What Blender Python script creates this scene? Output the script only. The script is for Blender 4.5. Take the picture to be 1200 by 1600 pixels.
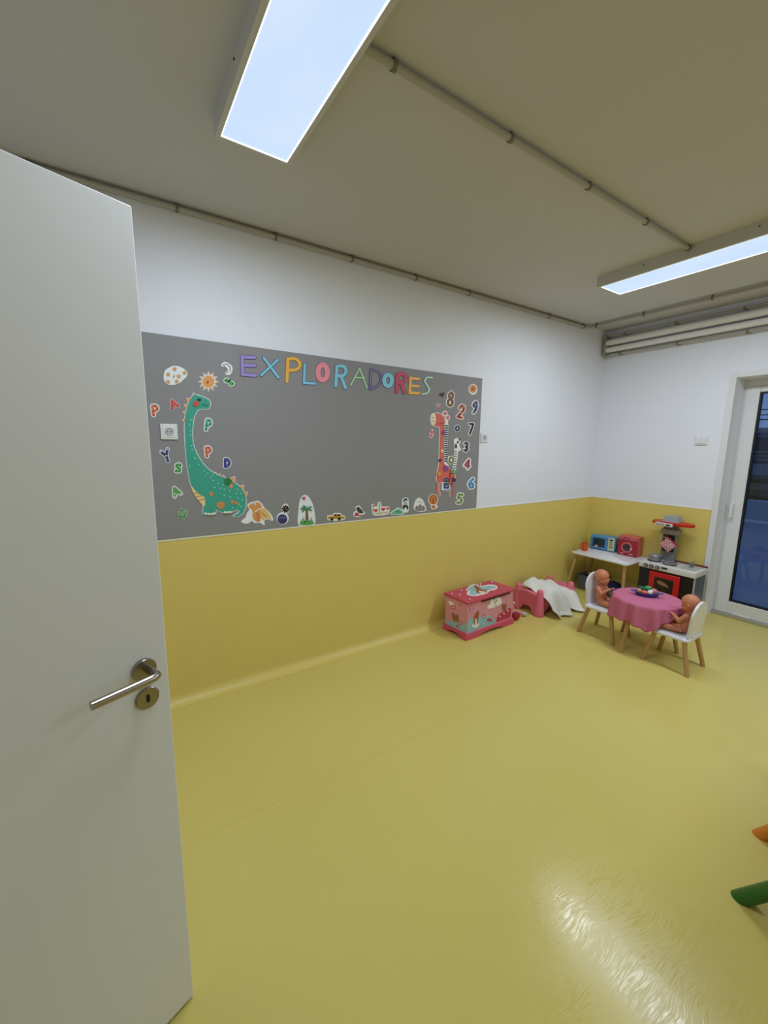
import bpy, bmesh, math, random
from mathutils import Vector, Matrix, noise
from mathutils.geometry import tessellate_polygon
random.seed(7)
for o in list(bpy.data.objects): bpy.data.objects.remove(o)
S = bpy.context.scene
COL = S.collection
PI = math.pi

# ---------------------------------------------------------------- camera
FPX, YAW, PITCH, ROLL, CH = 643.5, -0.98769, 0.16043, 0.01128, 1.5513
cp, sp, cy, sy = math.cos(PITCH), math.sin(PITCH), math.cos(YAW), math.sin(YAW)
fwd = Vector((sy*cp, cy*cp, -sp)); r0 = Vector((cy, -sy, 0)); u0 = r0.cross(fwd)
rgt = r0*math.cos(ROLL)+u0*math.sin(ROLL); upv = u0*math.cos(ROLL)-r0*math.sin(ROLL)
CAM = Vector((0, 0, CH))
cd = bpy.data.cameras.new('camera'); cam = bpy.data.objects.new('camera', cd); COL.objects.link(cam)
cd.sensor_fit = 'VERTICAL'; cd.sensor_height = 36.0; cd.sensor_width = 36.0
cd.lens = FPX*36.0/1600.0; cd.clip_start = 0.02; cd.clip_end = 200
m3 = Matrix((rgt, upv, -fwd)).transposed()
cam.matrix_world = Matrix.Translation(CAM) @ m3.to_4x4()
S.camera = cam

# ---------------------------------------------------------------- world: dusk sky, exposure
w = bpy.data.worlds.new('dusk_sky'); S.world = w; w.use_nodes = True
bgn = w.node_tree.nodes['Background']
bgn.inputs[0].default_value = (0.30, 0.50, 1.0, 1); bgn.inputs[1].default_value = 0.42
S.view_settings.view_transform = 'Standard'; S.view_settings.look = 'None'
S.view_settings.gamma = 1; S.view_settings.use_curve_mapping = False
S.view_settings.exposure = 0.0
LAMP_W = 22.0

# ---------------------------------------------------------------- room measures
XW, YF, ZD, ZC = -2.577, 4.52, 1.008, 2.77     # left wall, far wall, dado height, ceiling
XR, YB = 2.3, -0.69                            # right wall, entry wall

# ---------------------------------------------------------------- helpers
def lin(c):
    c = c/255.0
    return c/12.92 if c <= 0.04045 else ((c+0.055)/1.055)**2.4
MATS = {}
def mat(name, rgb, rough=0.5, metal=0.0, var=0.06, vscale=30, bump=0.0, bscale=200, k=1.0, emit=None, spec=0.5):
    if name in MATS: return MATS[name]
    m = bpy.data.materials.new(name); m.use_nodes = True; nt = m.node_tree; b = nt.nodes['Principled BSDF']
    c = [min(0.92, lin(v)*k) for v in rgb]
    b.inputs['Roughness'].default_value = rough; b.inputs['Metallic'].default_value = metal
    b.inputs['Specular IOR Level'].default_value = spec
    tc = nt.nodes.new('ShaderNodeTexCoord')
    nz = nt.nodes.new('ShaderNodeTexNoise'); nz.inputs['Scale'].default_value = vscale; nz.inputs['Detail'].default_value = 3
    nt.links.new(tc.outputs['Object'], nz.inputs['Vector'])
    mx = nt.nodes.new('ShaderNodeMix'); mx.data_type = 'RGBA'
    mx.inputs['A'].default_value = (*[v*(1-var) for v in c], 1)
    mx.inputs['B'].default_value = (*[min(1, v*(1+var)) for v in c], 1)
    nt.links.new(nz.outputs[0], mx.inputs['Factor']); nt.links.new(mx.outputs['Result'], b.inputs['Base Color'])
    if bump:
        n2 = nt.nodes.new('ShaderNodeTexNoise'); n2.inputs['Scale'].default_value = bscale; n2.inputs['Detail'].default_value = 4
        nt.links.new(tc.outputs['Object'], n2.inputs['Vector'])
        bp = nt.nodes.new('ShaderNodeBump'); bp.inputs['Strength'].default_value = bump; bp.inputs['Distance'].default_value = 0.002
        nt.links.new(n2.outputs[0], bp.inputs['Height']); nt.links.new(bp.outputs[0], b.inputs['Normal'])
    if emit:
        b.inputs['Emission Color'].default_value = (*emit[0], 1); b.inputs['Emission Strength'].default_value = emit[1]
    MATS[name] = m
    return m
KK = 1.38
def pm(rgb, rough=0.45, k=None):          # plain plastic / paper / paint colour seen in the room light
    g_ = 0.3*rgb[0]+0.55*rgb[1]+0.15*rgb[2]; rgb = tuple(int(v*0.87+g_*0.13) for v in rgb)
    return mat('c_%d_%d_%d_%d' % (*rgb, int(rough*100)), rgb, rough, k=KK if k is None else k, var=0.05)

ORG = {}
def link(o, parent=None):
    COL.objects.link(o)
    if parent: o.parent = parent
    return o
def tag(o, label=None, cat=None, group=None, kind=None):
    if label: o['label'] = label
    if cat: o['category'] = cat
    if group: o['group'] = group
    if kind: o['kind'] = kind
    return o
def thing(name, loc, label, cat, group=None, kind=None):
    o = bpy.data.objects.new(name, None); o.empty_display_size = 0.05; link(o)
    o.location = loc; ORG[o] = Vector(loc)
    return tag(o, label, cat, group, kind)
def obj(name, bm, m, parent=None, smooth=False, label=None, cat=None, group=None, kind=None, angle=0.7):
    bmesh.ops.recalc_face_normals(bm, faces=bm.faces)
    if parent: org = ORG[parent]
    else:
        xs = [v.co for v in bm.verts]
        org = Vector(((min(v.x for v in xs)+max(v.x for v in xs))/2, (min(v.y for v in xs)+max(v.y for v in xs))/2, min(v.z for v in xs)))
    for v in bm.verts: v.co -= org
    if smooth:
        for f in bm.faces: f.smooth = True
        for e in bm.edges:
            if len(e.link_faces) == 2 and e.calc_face_angle(0) > angle: e.smooth = False
    me = bpy.data.meshes.new(name); bm.to_mesh(me); bm.free()
    for mm in (m if isinstance(m, (list, tuple)) else [m]): me.materials.append(mm)
    o = bpy.data.objects.new(name, me); link(o, parent)
    if not parent: o.location = org
    ORG[o] = org
    return tag(o, label, cat, group, kind)
def dup(root, loc, rotz, label):
    r = root.copy(); COL.objects.link(r); r.location = loc; r.rotation_euler = (0, 0, rotz); r['label'] = label
    for ch in list(root.children):
        c = ch.copy(); COL.objects.link(c); c.parent = r
        for g in ch.children:
            d = g.copy(); COL.objects.link(d); d.parent = c
    return r
NB = bmesh.new
def box(bm, x0, x1, y0, y1, z0, z1, bev=0.0, seg=2, M=None):
    r = bmesh.ops.create_cube(bm, size=1.0)['verts']
    for v in r: v.co = Vector(((x0+x1)/2+v.co.x*(x1-x0), (y0+y1)/2+v.co.y*(y1-y0), (z0+z1)/2+v.co.z*(z1-z0)))
    if bev > 0:
        es = list({e for v in r for e in v.link_edges})
        q = bmesh.ops.bevel(bm, geom=es, offset=bev, segments=seg, affect='EDGES', profile=0.5)
        r = list({v for f in q['faces'] for v in f.verts} | {v for v in r if v.is_valid})
    if M:
        for v in r: v.co = M @ v.co
    return bm
def BX(*a, **k): return box(NB(), *a, **k)
def tube(bm, pts, rad, seg=12, caps=True, closed=False):
    pts = [Vector(p) for p in pts]; n = len(pts)
    rs = rad if isinstance(rad, (list, tuple)) else [rad]*n
    rings = []; prev = None
    for i, p in enumerate(pts):
        if closed: t = pts[(i+1) % n]-pts[i-1]
        else: t = pts[min(i+1, n-1)]-pts[max(i-1, 0)]
        t.normalize()
        a = prev-t*prev.dot(t) if prev is not None else (Vector((0, 0, 1)) if abs(t.z) < 0.9 else Vector((1, 0, 0)))
        if prev is None: a = a-t*a.dot(t)
        a.normalize(); prev = a; b = t.cross(a)
        rings.append([bm.verts.new(p+(a*math.cos(2*PI*k/seg)+b*math.sin(2*PI*k/seg))*rs[i]) for k in range(seg)])
    for i in range(n if closed else n-1):
        A, B = rings[i], rings[(i+1) % n]
        for k in range(seg): bm.faces.new((A[k], A[(k+1) % seg], B[(k+1) % seg], B[k]))
    if caps and not closed:
        bm.faces.new(rings[0][::-1]); bm.faces.new(rings[-1])
    return bm
def lathe(bm, prof, c=(0, 0, 0), seg=24, M=None):   # prof: (radius, z)
    c = Vector(c); rings = []
    for (r, z) in prof:
        if r < 1e-6: rings.append([bm.verts.new((0, 0, z))])
        else: rings.append([bm.verts.new((r*math.cos(2*PI*k/seg), r*math.sin(2*PI*k/seg), z)) for k in range(seg)])
    for A, B in zip(rings, rings[1:]):
        for k in range(seg):
            q = [A[k % len(A)], A[(k+1) % len(A)], B[(k+1) % len(B)], B[k % len(B)]]
            u = []
            for v in q:
                if v not in u: u.append(v)
            if len(u) > 2: bm.faces.new(u)
    for R in rings:
        for v in R:
            p = v.co.copy()
            if M: p = M @ p
            v.co = p+c
    return bm
def ell(bm, c, r, M=None, seg=16, rings=10):
    q = bmesh.ops.create_uvsphere(bm, u_segments=seg, v_segments=rings, radius=1.0)['verts']
    r = (r, r, r) if not isinstance(r, (tuple, list)) else r
    for v in q:
        p = Vector((v.co.x*r[0], v.co.y*r[1], v.co.z*r[2]))
        if M: p = M @ p
        v.co = p+Vector(c)
    return bm
def capsule(bm, p0, r0_, p1, r1_, n=6):
    p0, p1 = Vector(p0), Vector(p1); d = (p1-p0).normalized()
    pts = []; rs = []
    for i in range(n):
        a = PI/2*(1-i/n); pts.append(p0-d*r0_*math.sin(a)); rs.append(max(1e-4, r0_*math.cos(a)))
    pts += [p0, p1]; rs += [r0_, r1_]
    for i in range(1, n+1):
        a = PI/2*i/n; pts.append(p1+d*r1_*math.sin(a)); rs.append(max(1e-4, r1_*math.cos(a)))
    return tube(bm, pts, rs, 14)
def extrude_loops(bm, loops3, nrm, h0, h1):
    """loops3: outer loop then holes, 3D points on a plane; solid between h0 and h1 along nrm"""
    nrm = Vector(nrm); flat = [p for L in loops3 for p in L]
    tris = tessellate_polygon(loops3)
    top = [bm.verts.new(p+nrm*h1) for p in flat]; bot = [bm.verts.new(p+nrm*h0) for p in flat]
    for t in tris:
        try:
            bm.faces.new([top[i] for i in t]); bm.faces.new([bot[i] for i in reversed(t)])
        except ValueError: pass
    k = 0
    for L in loops3:
        n = len(L)
        for i in range(n):
            a, b = k+i, k+(i+1) % n
            try: bm.faces.new((bot[a], bot[b], top[b], top[a]))
            except ValueError: pass
        k += n
    return bm
# -- outlines in a flat drawing plane (shape = [outer loop, holes...])
def spline(pts, n=4):
    out = []; N = len(pts)
    for i in range(N):
        p0, p1, p2, p3 = pts[i-1], pts[i], pts[(i+1) % N], pts[(i+2) % N]
        for k in range(n):
            t = k/n
            out.append(tuple(0.5*((2*b)+(-a+c)*t+(2*a-5*b+4*c-d)*t*t+(-a+3*b-3*c+d)*t**3) for a, b, c, d in zip(p0, p1, p2, p3)))
    return out
def ospline(pts, n=4):
    out = []; N = len(pts)
    for i in range(N-1):
        p0, p1, p2, p3 = pts[max(i-1, 0)], pts[i], pts[i+1], pts[min(i+2, N-1)]
        for k in range(n):
            t = k/n
            out.append(tuple(0.5*((2*b)+(-a+c)*t+(2*a-5*b+4*c-d)*t*t+(-a+3*b-3*c+d)*t**3) for a, b, c, d in zip(p0, p1, p2, p3)))
    return out+[tuple(pts[-1])]
def blob(*pts): return [spline(list(pts), 3)]
def poly(*pts): return [list(pts)]
def circ(x, y, rx, ry=None, rot=0, n=18):
    ry = rx if ry is None else ry; c, s = math.cos(rot), math.sin(rot)
    return [[(x+rx*math.cos(t)*c-ry*math.sin(t)*s, y+rx*math.cos(t)*s+ry*math.sin(t)*c) for t in [2*PI*k/n for k in range(n)]]]
def ring(x, y, rx, ry, wd): return circ(x, y, rx+wd/2, ry+wd/2, n=26)+[list(reversed(circ(x, y, rx-wd/2, ry-wd/2, n=26)[0]))]
def star(x, y, R, r, n=5, rot=-PI/2):
    return [[(x+(R if k % 2 == 0 else r)*math.cos(rot+PI*k/n), y+(R if k % 2 == 0 else r)*math.sin(rot+PI*k/n)) for k in range(2*n)]]
def heart(x, y, s, rot=0):
    P = []
    for k in range(20):
        t = 2*PI*k/20; a = 16*math.sin(t)**3; b = -(13*math.cos(t)-5*math.cos(2*t)-2*math.cos(3*t)-math.cos(4*t))
        P.append((x+s*(a*math.cos(rot)-b*math.sin(rot))/16, y+s*(a*math.sin(rot)+b*math.cos(rot))/16))
    return [P]
def seg2(p, q, wd):       # one straight rounded stroke
    a = math.atan2(q[1]-p[1], q[0]-p[0]); h = wd/2
    L = [(q[0]+h*math.cos(a+t), q[1]+h*math.sin(a+t)) for t in [-PI/2+PI*k/5 for k in range(6)]]
    L += [(p[0]+h*math.cos(a+t), p[1]+h*math.sin(a+t)) for t in [PI/2+PI*k/5 for k in range(6)]]
    return [L]
def stroke(pts, wd): return [seg2(p, q, wd) for p, q in zip(pts, pts[1:]) if math.hypot(p[0]-q[0], p[1]-q[1]) > 1e-6]
def grow(shape, d):
    L = shape[0]; n = len(L); out = []
    A = sum(L[i-1][0]*L[i][1]-L[i][0]*L[i-1][1] for i in range(n)); sg = 1 if A > 0 else -1
    for i in range(n):
        tx, ty = L[(i+1) % n][0]-L[i-1][0], L[(i+1) % n][1]-L[i-1][1]; q = math.hypot(tx, ty) or 1
        out.append((L[i][0]+sg*ty/q*d, L[i][1]-sg*tx/q*d))
    return [out]
# -- measuring: photo direction -> point on a wall / face of the room
def ray(px, py): return fwd+rgt*((px-600)/FPX)-upv*((py-800)/FPX)
class Face:
    """a flat face (axis, value) with a measured drawing frame (ox, oy, scale)"""
    def __init__(s, ax, val, out, ox, oy, sc): s.ax, s.val, s.out, s.o, s.sc = ax, val, Vector(out), (ox, oy), sc
    def __call__(s, p):
        d = ray(s.o[0]+p[0]/s.sc, s.o[1]+p[1]/s.sc); return CAM+d*((s.val-CAM[s.ax])/d[s.ax])
def layer(face, shapes, h0, h1):
    bm = NB()
    for i, sh in enumerate(shapes): extrude_loops(bm, [[face(p) for p in L] for L in sh], face.out, h0, h1+(i % 7)*0.00006)
    return bm
def card(name, label, cat, face, layers, group=None, base=0.0006):
    """a paper cut-out: layers = [(part name, colour, [shapes])], first one is the backing paper"""
    pts = [face(p) for sh in layers[0][2] for p in sh[0]]
    c = sum(pts, Vector())/len(pts); c.z = min(p.z for p in pts)
    t = thing(name, c, label, cat, group)
    h = base
    for i, (pn, colr, shapes) in enumerate(layers):
        th = 0.0014 if i == 0 else 0.0005
        o = obj(pn, layer(face, shapes, h, h+th), pm(colr, 0.4), t)
        if i and len(shapes) > 1: o['kind'] = 'stuff'          # printed marks of a few pixels
        h += th+0.0005
    return t

# ================================================================ SETTING
WHITE = (235, 235, 238)
M_wall = mat('wall_paint', (237, 238, 246), 0.55, bump=0.06, bscale=90, var=0.02, vscale=3)
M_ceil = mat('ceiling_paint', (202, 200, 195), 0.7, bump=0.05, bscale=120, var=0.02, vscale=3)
M_dado = mat('yellow_vinyl_wall', (226, 204, 112), 0.42, var=0.03, vscale=6, bump=0.03, bscale=60)
M_trim = mat('cream_bead', (240, 236, 215), 0.45, var=0.02)
M_frame = mat('white_lacquer', (228, 229, 230), 0.35, var=0.015, vscale=4)

def floor_material():
    m = bpy.data.materials.new('yellow_vinyl_floor'); m.use_nodes = True; nt = m.node_tree; b = nt.nodes['Principled BSDF']
    N = nt.nodes.new; Lk = nt.links.new
    tc = N('ShaderNodeTexCoord'); geo = N('ShaderNodeNewGeometry'); sep = N('ShaderNodeSeparateXYZ'); Lk(geo.outputs['Position'], sep.inputs[0])
    nz = N('ShaderNodeTexNoise'); nz.inputs['Scale'].default_value = 1.6; nz.inputs['Detail'].default_value = 4; Lk(geo.outputs['Position'], nz.inputs['Vector'])
    mx = N('ShaderNodeMix'); mx.data_type = 'RGBA'; Lk(nz.outputs[0], mx.inputs['Factor'])
    mx.inputs['A'].default_value = (lin(215), lin(197), lin(108), 1); mx.inputs['B'].default_value = (lin(223), lin(205), lin(116), 1)
    # welded seam between the vinyl sheets
    sub = N('ShaderNodeMath'); sub.operation = 'ADD'; sub.inputs[1].default_value = 1.572; Lk(sep.outputs['X'], sub.inputs[0])
    ab = N('ShaderNodeMath'); ab.operation = 'PINGPONG'; ab.inputs[1].default_value = 1.0; Lk(sub.outputs[0], ab.inputs[0])
    lt = N('ShaderNodeMath'); lt.operation = 'LESS_THAN'; lt.inputs[1].default_value = 0.0016; Lk(ab.outputs[0], lt.inputs[0])
    mu = N('ShaderNodeMath'); mu.operation = 'MULTIPLY'; mu.inputs[1].default_value = 0.35; Lk(lt.outputs[0], mu.inputs[0])
    m2 = N('ShaderNodeMix'); m2.data_type = 'RGBA'; Lk(mu.outputs[0], m2.inputs['Factor']); Lk(mx.outputs['Result'], m2.inputs['A'])
    m2.inputs['B'].default_value = (lin(175), lin(158), lin(84), 1)
    # tiny dark specks
    vo = N('ShaderNodeTexVoronoi'); vo.inputs['Scale'].default_value = 2.2; Lk(geo.outputs['Position'], vo.inputs['Vector'])
    l2 = N('ShaderNodeMath'); l2.operation = 'LESS_THAN'; l2.inputs[1].default_value = 0.011; Lk(vo.outputs['Distance'], l2.inputs[0])
    l3 = N('ShaderNodeMath'); l3.operation = 'MULTIPLY'; l3.inputs[1].default_value = 0.5; Lk(l2.outputs[0], l3.inputs[0])
    m4 = N('ShaderNodeMix'); m4.data_type = 'RGBA'; Lk(l3.outputs[0], m4.inputs['Factor']); Lk(m2.outputs['Result'], m4.inputs['A'])
    m4.inputs['B'].default_value = (0.08, 0.06, 0.03, 1)
    Lk(m4.outputs['Result'], b.inputs['Base Color'])
    # wiping scratches in the coating
    hs = []
    for rot, sc in ((0.5, (240, 14, 1)), (-0.55, (220, 12, 1)), (1.35, (200, 18, 1))):
        mp = N('ShaderNodeMapping'); mp.inputs['Rotation'].default_value = (0, 0, rot); mp.inputs['Scale'].default_value = sc
        dn = N('ShaderNodeTexNoise'); dn.inputs['Scale'].default_value = 3.0; Lk(geo.outputs['Position'], dn.inputs['Vector'])
        ad = N('ShaderNodeVectorMath'); ad.operation = 'MULTIPLY_ADD'; ad.inputs[1].default_value = (0.12, 0.12, 0); Lk(dn.outputs['Color'], ad.inputs[0]); Lk(geo.outputs['Position'], ad.inputs[2])
        Lk(ad.outputs[0], mp.inputs['Vector'])
        n1 = N('ShaderNodeTexNoise'); n1.inputs['Scale'].default_value = 1.0; n1.inputs['Detail'].default_value = 2; Lk(mp.outputs[0], n1.inputs['Vector'])
        hs.append(n1.outputs[0])
    m3_ = N('ShaderNodeMath'); m3_.operation = 'MAXIMUM'; Lk(hs[0], m3_.inputs[0]); Lk(hs[1], m3_.inputs[1])
    m5 = N('ShaderNodeMath'); m5.operation = 'MAXIMUM'; Lk(m3_.outputs[0], m5.inputs[0]); Lk(hs[2], m5.inputs[1])
    mr = N('ShaderNodeMapRange'); mr.interpolation_type = 'SMOOTHSTEP'; mr.inputs['From Min'].default_value = 0.53; mr.inputs['From Max'].default_value = 0.64
    Lk(m5.outputs[0], mr.inputs['Value'])
    pn = N('ShaderNodeTexNoise'); pn.inputs['Scale'].default_value = 9.0; Lk(geo.outputs['Position'], pn.inputs['Vector'])
    pr_ = N('ShaderNodeMapRange'); pr_.inputs['From Min'].default_value = 0.35; pr_.inputs['From Max'].default_value = 0.6; pr_.inputs['To Min'].default_value = 0.25; Lk(pn.outputs[0], pr_.inputs['Value'])
    mm_ = N('ShaderNodeMath'); mm_.operation = 'MULTIPLY'; Lk(mr.outputs[0], mm_.inputs[0]); Lk(pr_.outputs[0], mm_.inputs[1])
    rr_ = N('ShaderNodeMapRange'); rr_.inputs['To Min'].default_value = 0.23; rr_.inputs['To Max'].default_value = 0.10; Lk(mm_.outputs[0], rr_.inputs['Value'])
    Lk(rr_.outputs[0], b.inputs['Roughness'])
    bp = N('ShaderNodeBump'); bp.inputs['Strength'].default_value = 0.17; bp.inputs['Distance'].default_value = 0.0012; Lk(m5.outputs[0], bp.inputs['Height'])
    Lk(bp.outputs[0], b.inputs['Normal'])
    b.inputs['Specular IOR Level'].default_value = 0.34
    return m
M_floor = floor_material()
CV = 0.06                                     # coving radius where the vinyl climbs the wall
obj('floor', BX(XW, XR, YB-1.6, YF+0.22, -0.08, 0.0), M_floor, kind='structure', label='glossy yellow vinyl floor with a welded seam', cat='floor')
obj('ceiling', BX(XW-0.1, XR+0.1, YB-1.6, YF+0.12, ZC, ZC+0.12), M_ceil, kind='structure', label='plain off-white ceiling carrying the lamps and conduits', cat='ceiling')

def dado(parent, path):
    """yellow vinyl sheet with a coved foot, along a straight wall; path = (a, b, axis-outward)"""
    (a, b, n) = path; a, b, n = Vector(a), Vector(b), Vector(n)
    prof = [(0.002, 0.0005)] if False else []
    for k in range(9):
        t = PI/2*k/8; prof.append((CV*(1-math.sin(t))+0.003, CV*(1-math.cos(t))+0.0008))
    prof.append((0.003, ZD-0.006)); prof.append((0.0, ZD-0.006))
    bm = NB(); A = [bm.verts.new(a+n*u+Vector((0, 0, z))) for u, z in prof]; B = [bm.verts.new(b+n*u+Vector((0, 0, z))) for u, z in prof]
    for i in range(len(prof)-1): bm.faces.new((A[i], A[i+1], B[i+1], B[i]))
    obj('dado_sheet', bm, M_dado, parent, smooth=True)
    d = (b-a).normalized(); bm = NB()
    c = [a+Vector((0, 0, ZD-0.006)), b+Vector((0, 0, ZD-0.006)), b+n*0.006+Vector((0, 0, ZD-0.006)), a+n*0.006+Vector((0, 0, ZD-0.006))]
    lo = [bm.verts.new(p) for p in c]; hi = [bm.verts.new(p+Vector((0, 0, 0.009))) for p in c]
    bm.faces.new(lo[::-1]); bm.faces.new(hi)
    for i in range(4): bm.faces.new((lo[i], lo[(i+1) % 4], hi[(i+1) % 4], hi[i]))
    obj('dado_bead', bm, M_trim, parent)

wl = obj('wall_left', BX(XW-0.12, XW, YB-1.6, YF+0.12, -0.08, ZC), M_wall, kind='structure', label='long white wall with yellow vinyl lower half and grey board', cat='wall')
dado(wl, ((XW, YB, 0), (XW, YF, 0), (1, 0, 0)))
# far wall with the terrace opening
OX0, OX1, OZ = -1.402, -0.42, 2.155
bm = NB(); box(bm, XW, OX0, YF, YF+0.30, -0.08, ZC); box(bm, OX0, OX1, YF, YF+0.30, OZ, ZC); box(bm, OX1, XR, YF, YF+0.30, -0.08, ZC)
wf = obj('wall_far', bm, M_wall, kind='structure', label='white end wall with yellow lower half and terrace door opening', cat='wall')
dado(wf, ((XW, YF, 0), (OX0-0.05, YF, 0), (0, -1, 0)))
dado(wf, ((OX1+0.05, YF, 0), (XR, YF, 0), (0, -1, 0)))
wr = obj('wall_right', BX(XR, XR+0.12, YB-1.6, YF+0.12, -0.08, ZC), M_wall, kind='structure', label='white side wall opposite the board, outside the picture', cat='wall')
dado(wr, ((XR, YB, 0), (XR, YF, 0), (-1, 0, 0)))
bm = NB(); box(bm, XW, -0.80, YB-0.14, YB, -0.08, ZC); box(bm, -0.80, 0.07, YB-0.14, YB, 2.06, ZC); box(bm, 0.07, XR, YB-0.14, YB, -0.08, ZC)
wb = obj('wall_back', bm, M_wall, kind='structure', label='white entry wall behind the camera with the doorway', cat='wall')
obj('wall_corridor', BX(XW, XR, YB-1.72, YB-1.6, -0.08, ZC), M_wall, kind='structure', label='white corridor wall beyond the entry doorway', cat='wall')

# casing round the terrace opening
for nm, a in (('trim_1', (OX0-0.046, OX0, 0.0, OZ+0.046)), ('trim_2', (OX1, OX1+0.046, 0.0, OZ+0.046)), ('trim_3', (OX0, OX1, OZ, OZ+0.046))):
    bm = NB(); box(bm, a[0], a[1], YF-0.008, YF+0.004, a[2], a[3], 0.003); 
    obj(nm, bm, M_frame, kind='structure', label={'trim_1': 'white moulded casing left of the terrace door', 'trim_2': 'white moulded casing right of the terrace door', 'trim_3': 'white moulded casing above the terrace door'}[nm], cat='trim')

# ---------------------------------------------------------------- terrace door
YD = YF+0.215
M_black = mat('black_gasket', (14, 14, 18), 0.5)
d2 = thing('door_2', ((OX0+OX1)/2, YD, 0), 'white framed glazed terrace door in a deep reveal', 'door', kind='structure')
bm = NB()
box(bm, OX0, OX0+0.02, YD-0.005, YD+0.06, 0.0, OZ); box(bm, OX1-0.02, OX1, YD-0.005, YD+0.06, 0.0, OZ); box(bm, OX0+0.02, OX1-0.02, YD-0.005, YD+0.06, 2.085, OZ)
obj('frame', bm, M_frame, d2)
lx0, lx1, lz0, lz1 = OX0+0.018, OX1-0.018, 0.035, 2.09
gx0, gx1, gz0, gz1 = -1.288, -0.54, 0.150, 2.042
bm = NB()
box(bm, lx0, gx0, YD-0.02, YD+0.045, lz0, lz1, 0.004); box(bm, gx1, lx1, YD-0.02, YD+0.045, lz0, lz1, 0.004)
box(bm, gx0, gx1, YD-0.02, YD+0.045, lz0, gz0, 0.004); box(bm, gx0, gx1, YD-0.02, YD+0.045, gz1, lz1, 0.004)
sash = obj('sash', bm, M_frame, d2)
bm = NB(); g = 0.013
box(bm, gx0, gx0+g, YD-0.012, YD+0.03, gz0, gz1); box(bm, gx1-g, gx1, YD-0.012, YD+0.03, gz0, gz1)
box(bm, gx0+g, gx1-g, YD-0.012, YD+0.03, gz0, gz0+g); box(bm, gx0+g, gx1-g, YD-0.012, YD+0.03, gz1-g, gz1)
obj('gasket', bm, M_black, d2)
def glass_mat(name, tint, fac_add=0.0):
    m = bpy.data.materials.new(name); m.use_nodes = True; nt = m.node_tree
    for n in list(nt.nodes): nt.nodes.remove(n)
    o = nt.nodes.new('ShaderNodeOutputMaterial'); mx = nt.nodes.new('ShaderNodeMixShader'); t = nt.nodes.new('ShaderNodeBsdfTransparent'); gl = nt.nodes.new('ShaderNodeBsdfGlossy'); fr = nt.nodes.new('ShaderNodeFresnel')
    t.inputs[0].default_value = (*tint, 1); gl.inputs['Roughness'].default_value = 0.01; fr.inputs[0].default_value = 1.45
    nt.links.new(fr.outputs[0], mx.inputs[0]); nt.links.new(t.outputs[0], mx.inputs[1]); nt.links.new(gl.outputs[0], mx.inputs[2]); nt.links.new(mx.outputs[0], o.inputs[0])
    return m
M_glass = glass_mat('window_glass', (0.86, 0.92, 0.95))
obj('pane', BX(gx0+g, gx1-g, YD+0.006, YD+0.024, gz0+g, gz1-g), M_glass, d2)
bm = NB(); box(bm, -1.372, -1.344, YD-0.028, YD-0.019, 0.93, 1.09, 0.004)
hd = obj('handle_plate', bm, M_frame, d2)
bm = NB(); tube(bm, [(-1.358, YD-0.02, 1.055), (-1.358, YD-0.055, 1.055)], 0.009); box(bm, -1.370, -1.346, YD-0.066, YD-0.050, 0.93, 1.07, 0.006, 3)
obj('handle_grip', bm, M_frame, hd, smooth=True)
bm = NB(); box(bm, OX0, OX1, YD-0.035, YD+0.06, 0.0, 0.034, 0.004)
obj('threshold', bm, mat('aluminium', (190, 190, 188), 0.35, 0.6), d2)
bm = NB(); box(bm, -1.24, -1.12, YD-0.032, YD-0.02, 0.036, 0.05, 0.002)
obj('hinge_cover', bm, M_frame, d2)

# ---------------------------------------------------------------- entry door leaf, open beside the camera
FD = Vector((-1.067, 0.076, 0)); dd = Vector((-0.355, 0.935, 0)).normalized(); dn = Vector((dd.y, -dd.x, 0))
def D(u, v, z): return FD+dd*u+dn*v+Vector((0, 0, z))
DM = Matrix(((dd.x, dn.x, 0, FD.x), (dd.y, dn.y, 0, FD.y), (0, 0, 1, 0), (0, 0, 0, 1)))
M_leaf = mat('door_paint', (240, 242, 253), 0.38, var=0.012, vscale=5, bump=0.015, bscale=300)
M_steel = mat('brushed_steel', (168, 160, 150), 0.26, 1.0, var=0.08, vscale=400)
d1 = thing('door_1', D(-0.82, -0.02, 0), 'plain white flush door standing open with steel lever handle', 'door', kind='structure')
obj('leaf', BX(-0.82, 0.0, -0.04, 0.0, 0.008, 2.03, 0.0025, M=DM), M_leaf, d1)
def disc(u, z, r, th, name, parent):
    M = DM @ Matrix.Translation((u, 0.0, z)) @ Matrix.Rotation(-PI/2, 4, 'X')
    return obj(name, lathe(NB(), [(0, 0), (r, 0), (r, th*0.75), (r-0.0015, th), (0, th)], seg=40, M=M), M_steel, parent, smooth=True)
disc(-0.055, 1.030, 0.0265, 0.009, 'rosette', d1)
bm = NB(); pts = [D(-0.047, 0.008, 1.028), D(-0.047, 0.038, 1.028), D(-0.0475, 0.047, 1.028), D(-0.053, 0.0525, 1.028), D(-0.064, 0.054, 1.028), D(-0.180, 0.054, 1.026)]
tube(bm, pts, 0.0095, 20)
ell(bm, D(-0.050, 0.049, 1.028), 0.0095)
obj('lever', bm, M_steel, d1, smooth=True)
es = disc(-0.053, 0.957, 0.0265, 0.006, 'keyhole_rosette', d1)
M = DM @ Matrix.Translation((-0.053, 0.0062, 0.957)) @ Matrix.Rotation(-PI/2, 4, 'X')
bm = NB(); extrude_loops(bm, [[M @ Vector((0.0042*math.cos(t)*1.0, 0.0042*math.sin(t)+(0.006 if math.sin(t) > 0 else -0.006), 0)) for t in [2*PI*k/16 for k in range(16)]]], dn, 0.0, 0.0004)
obj('keyhole', bm, M_black, es)
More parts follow.
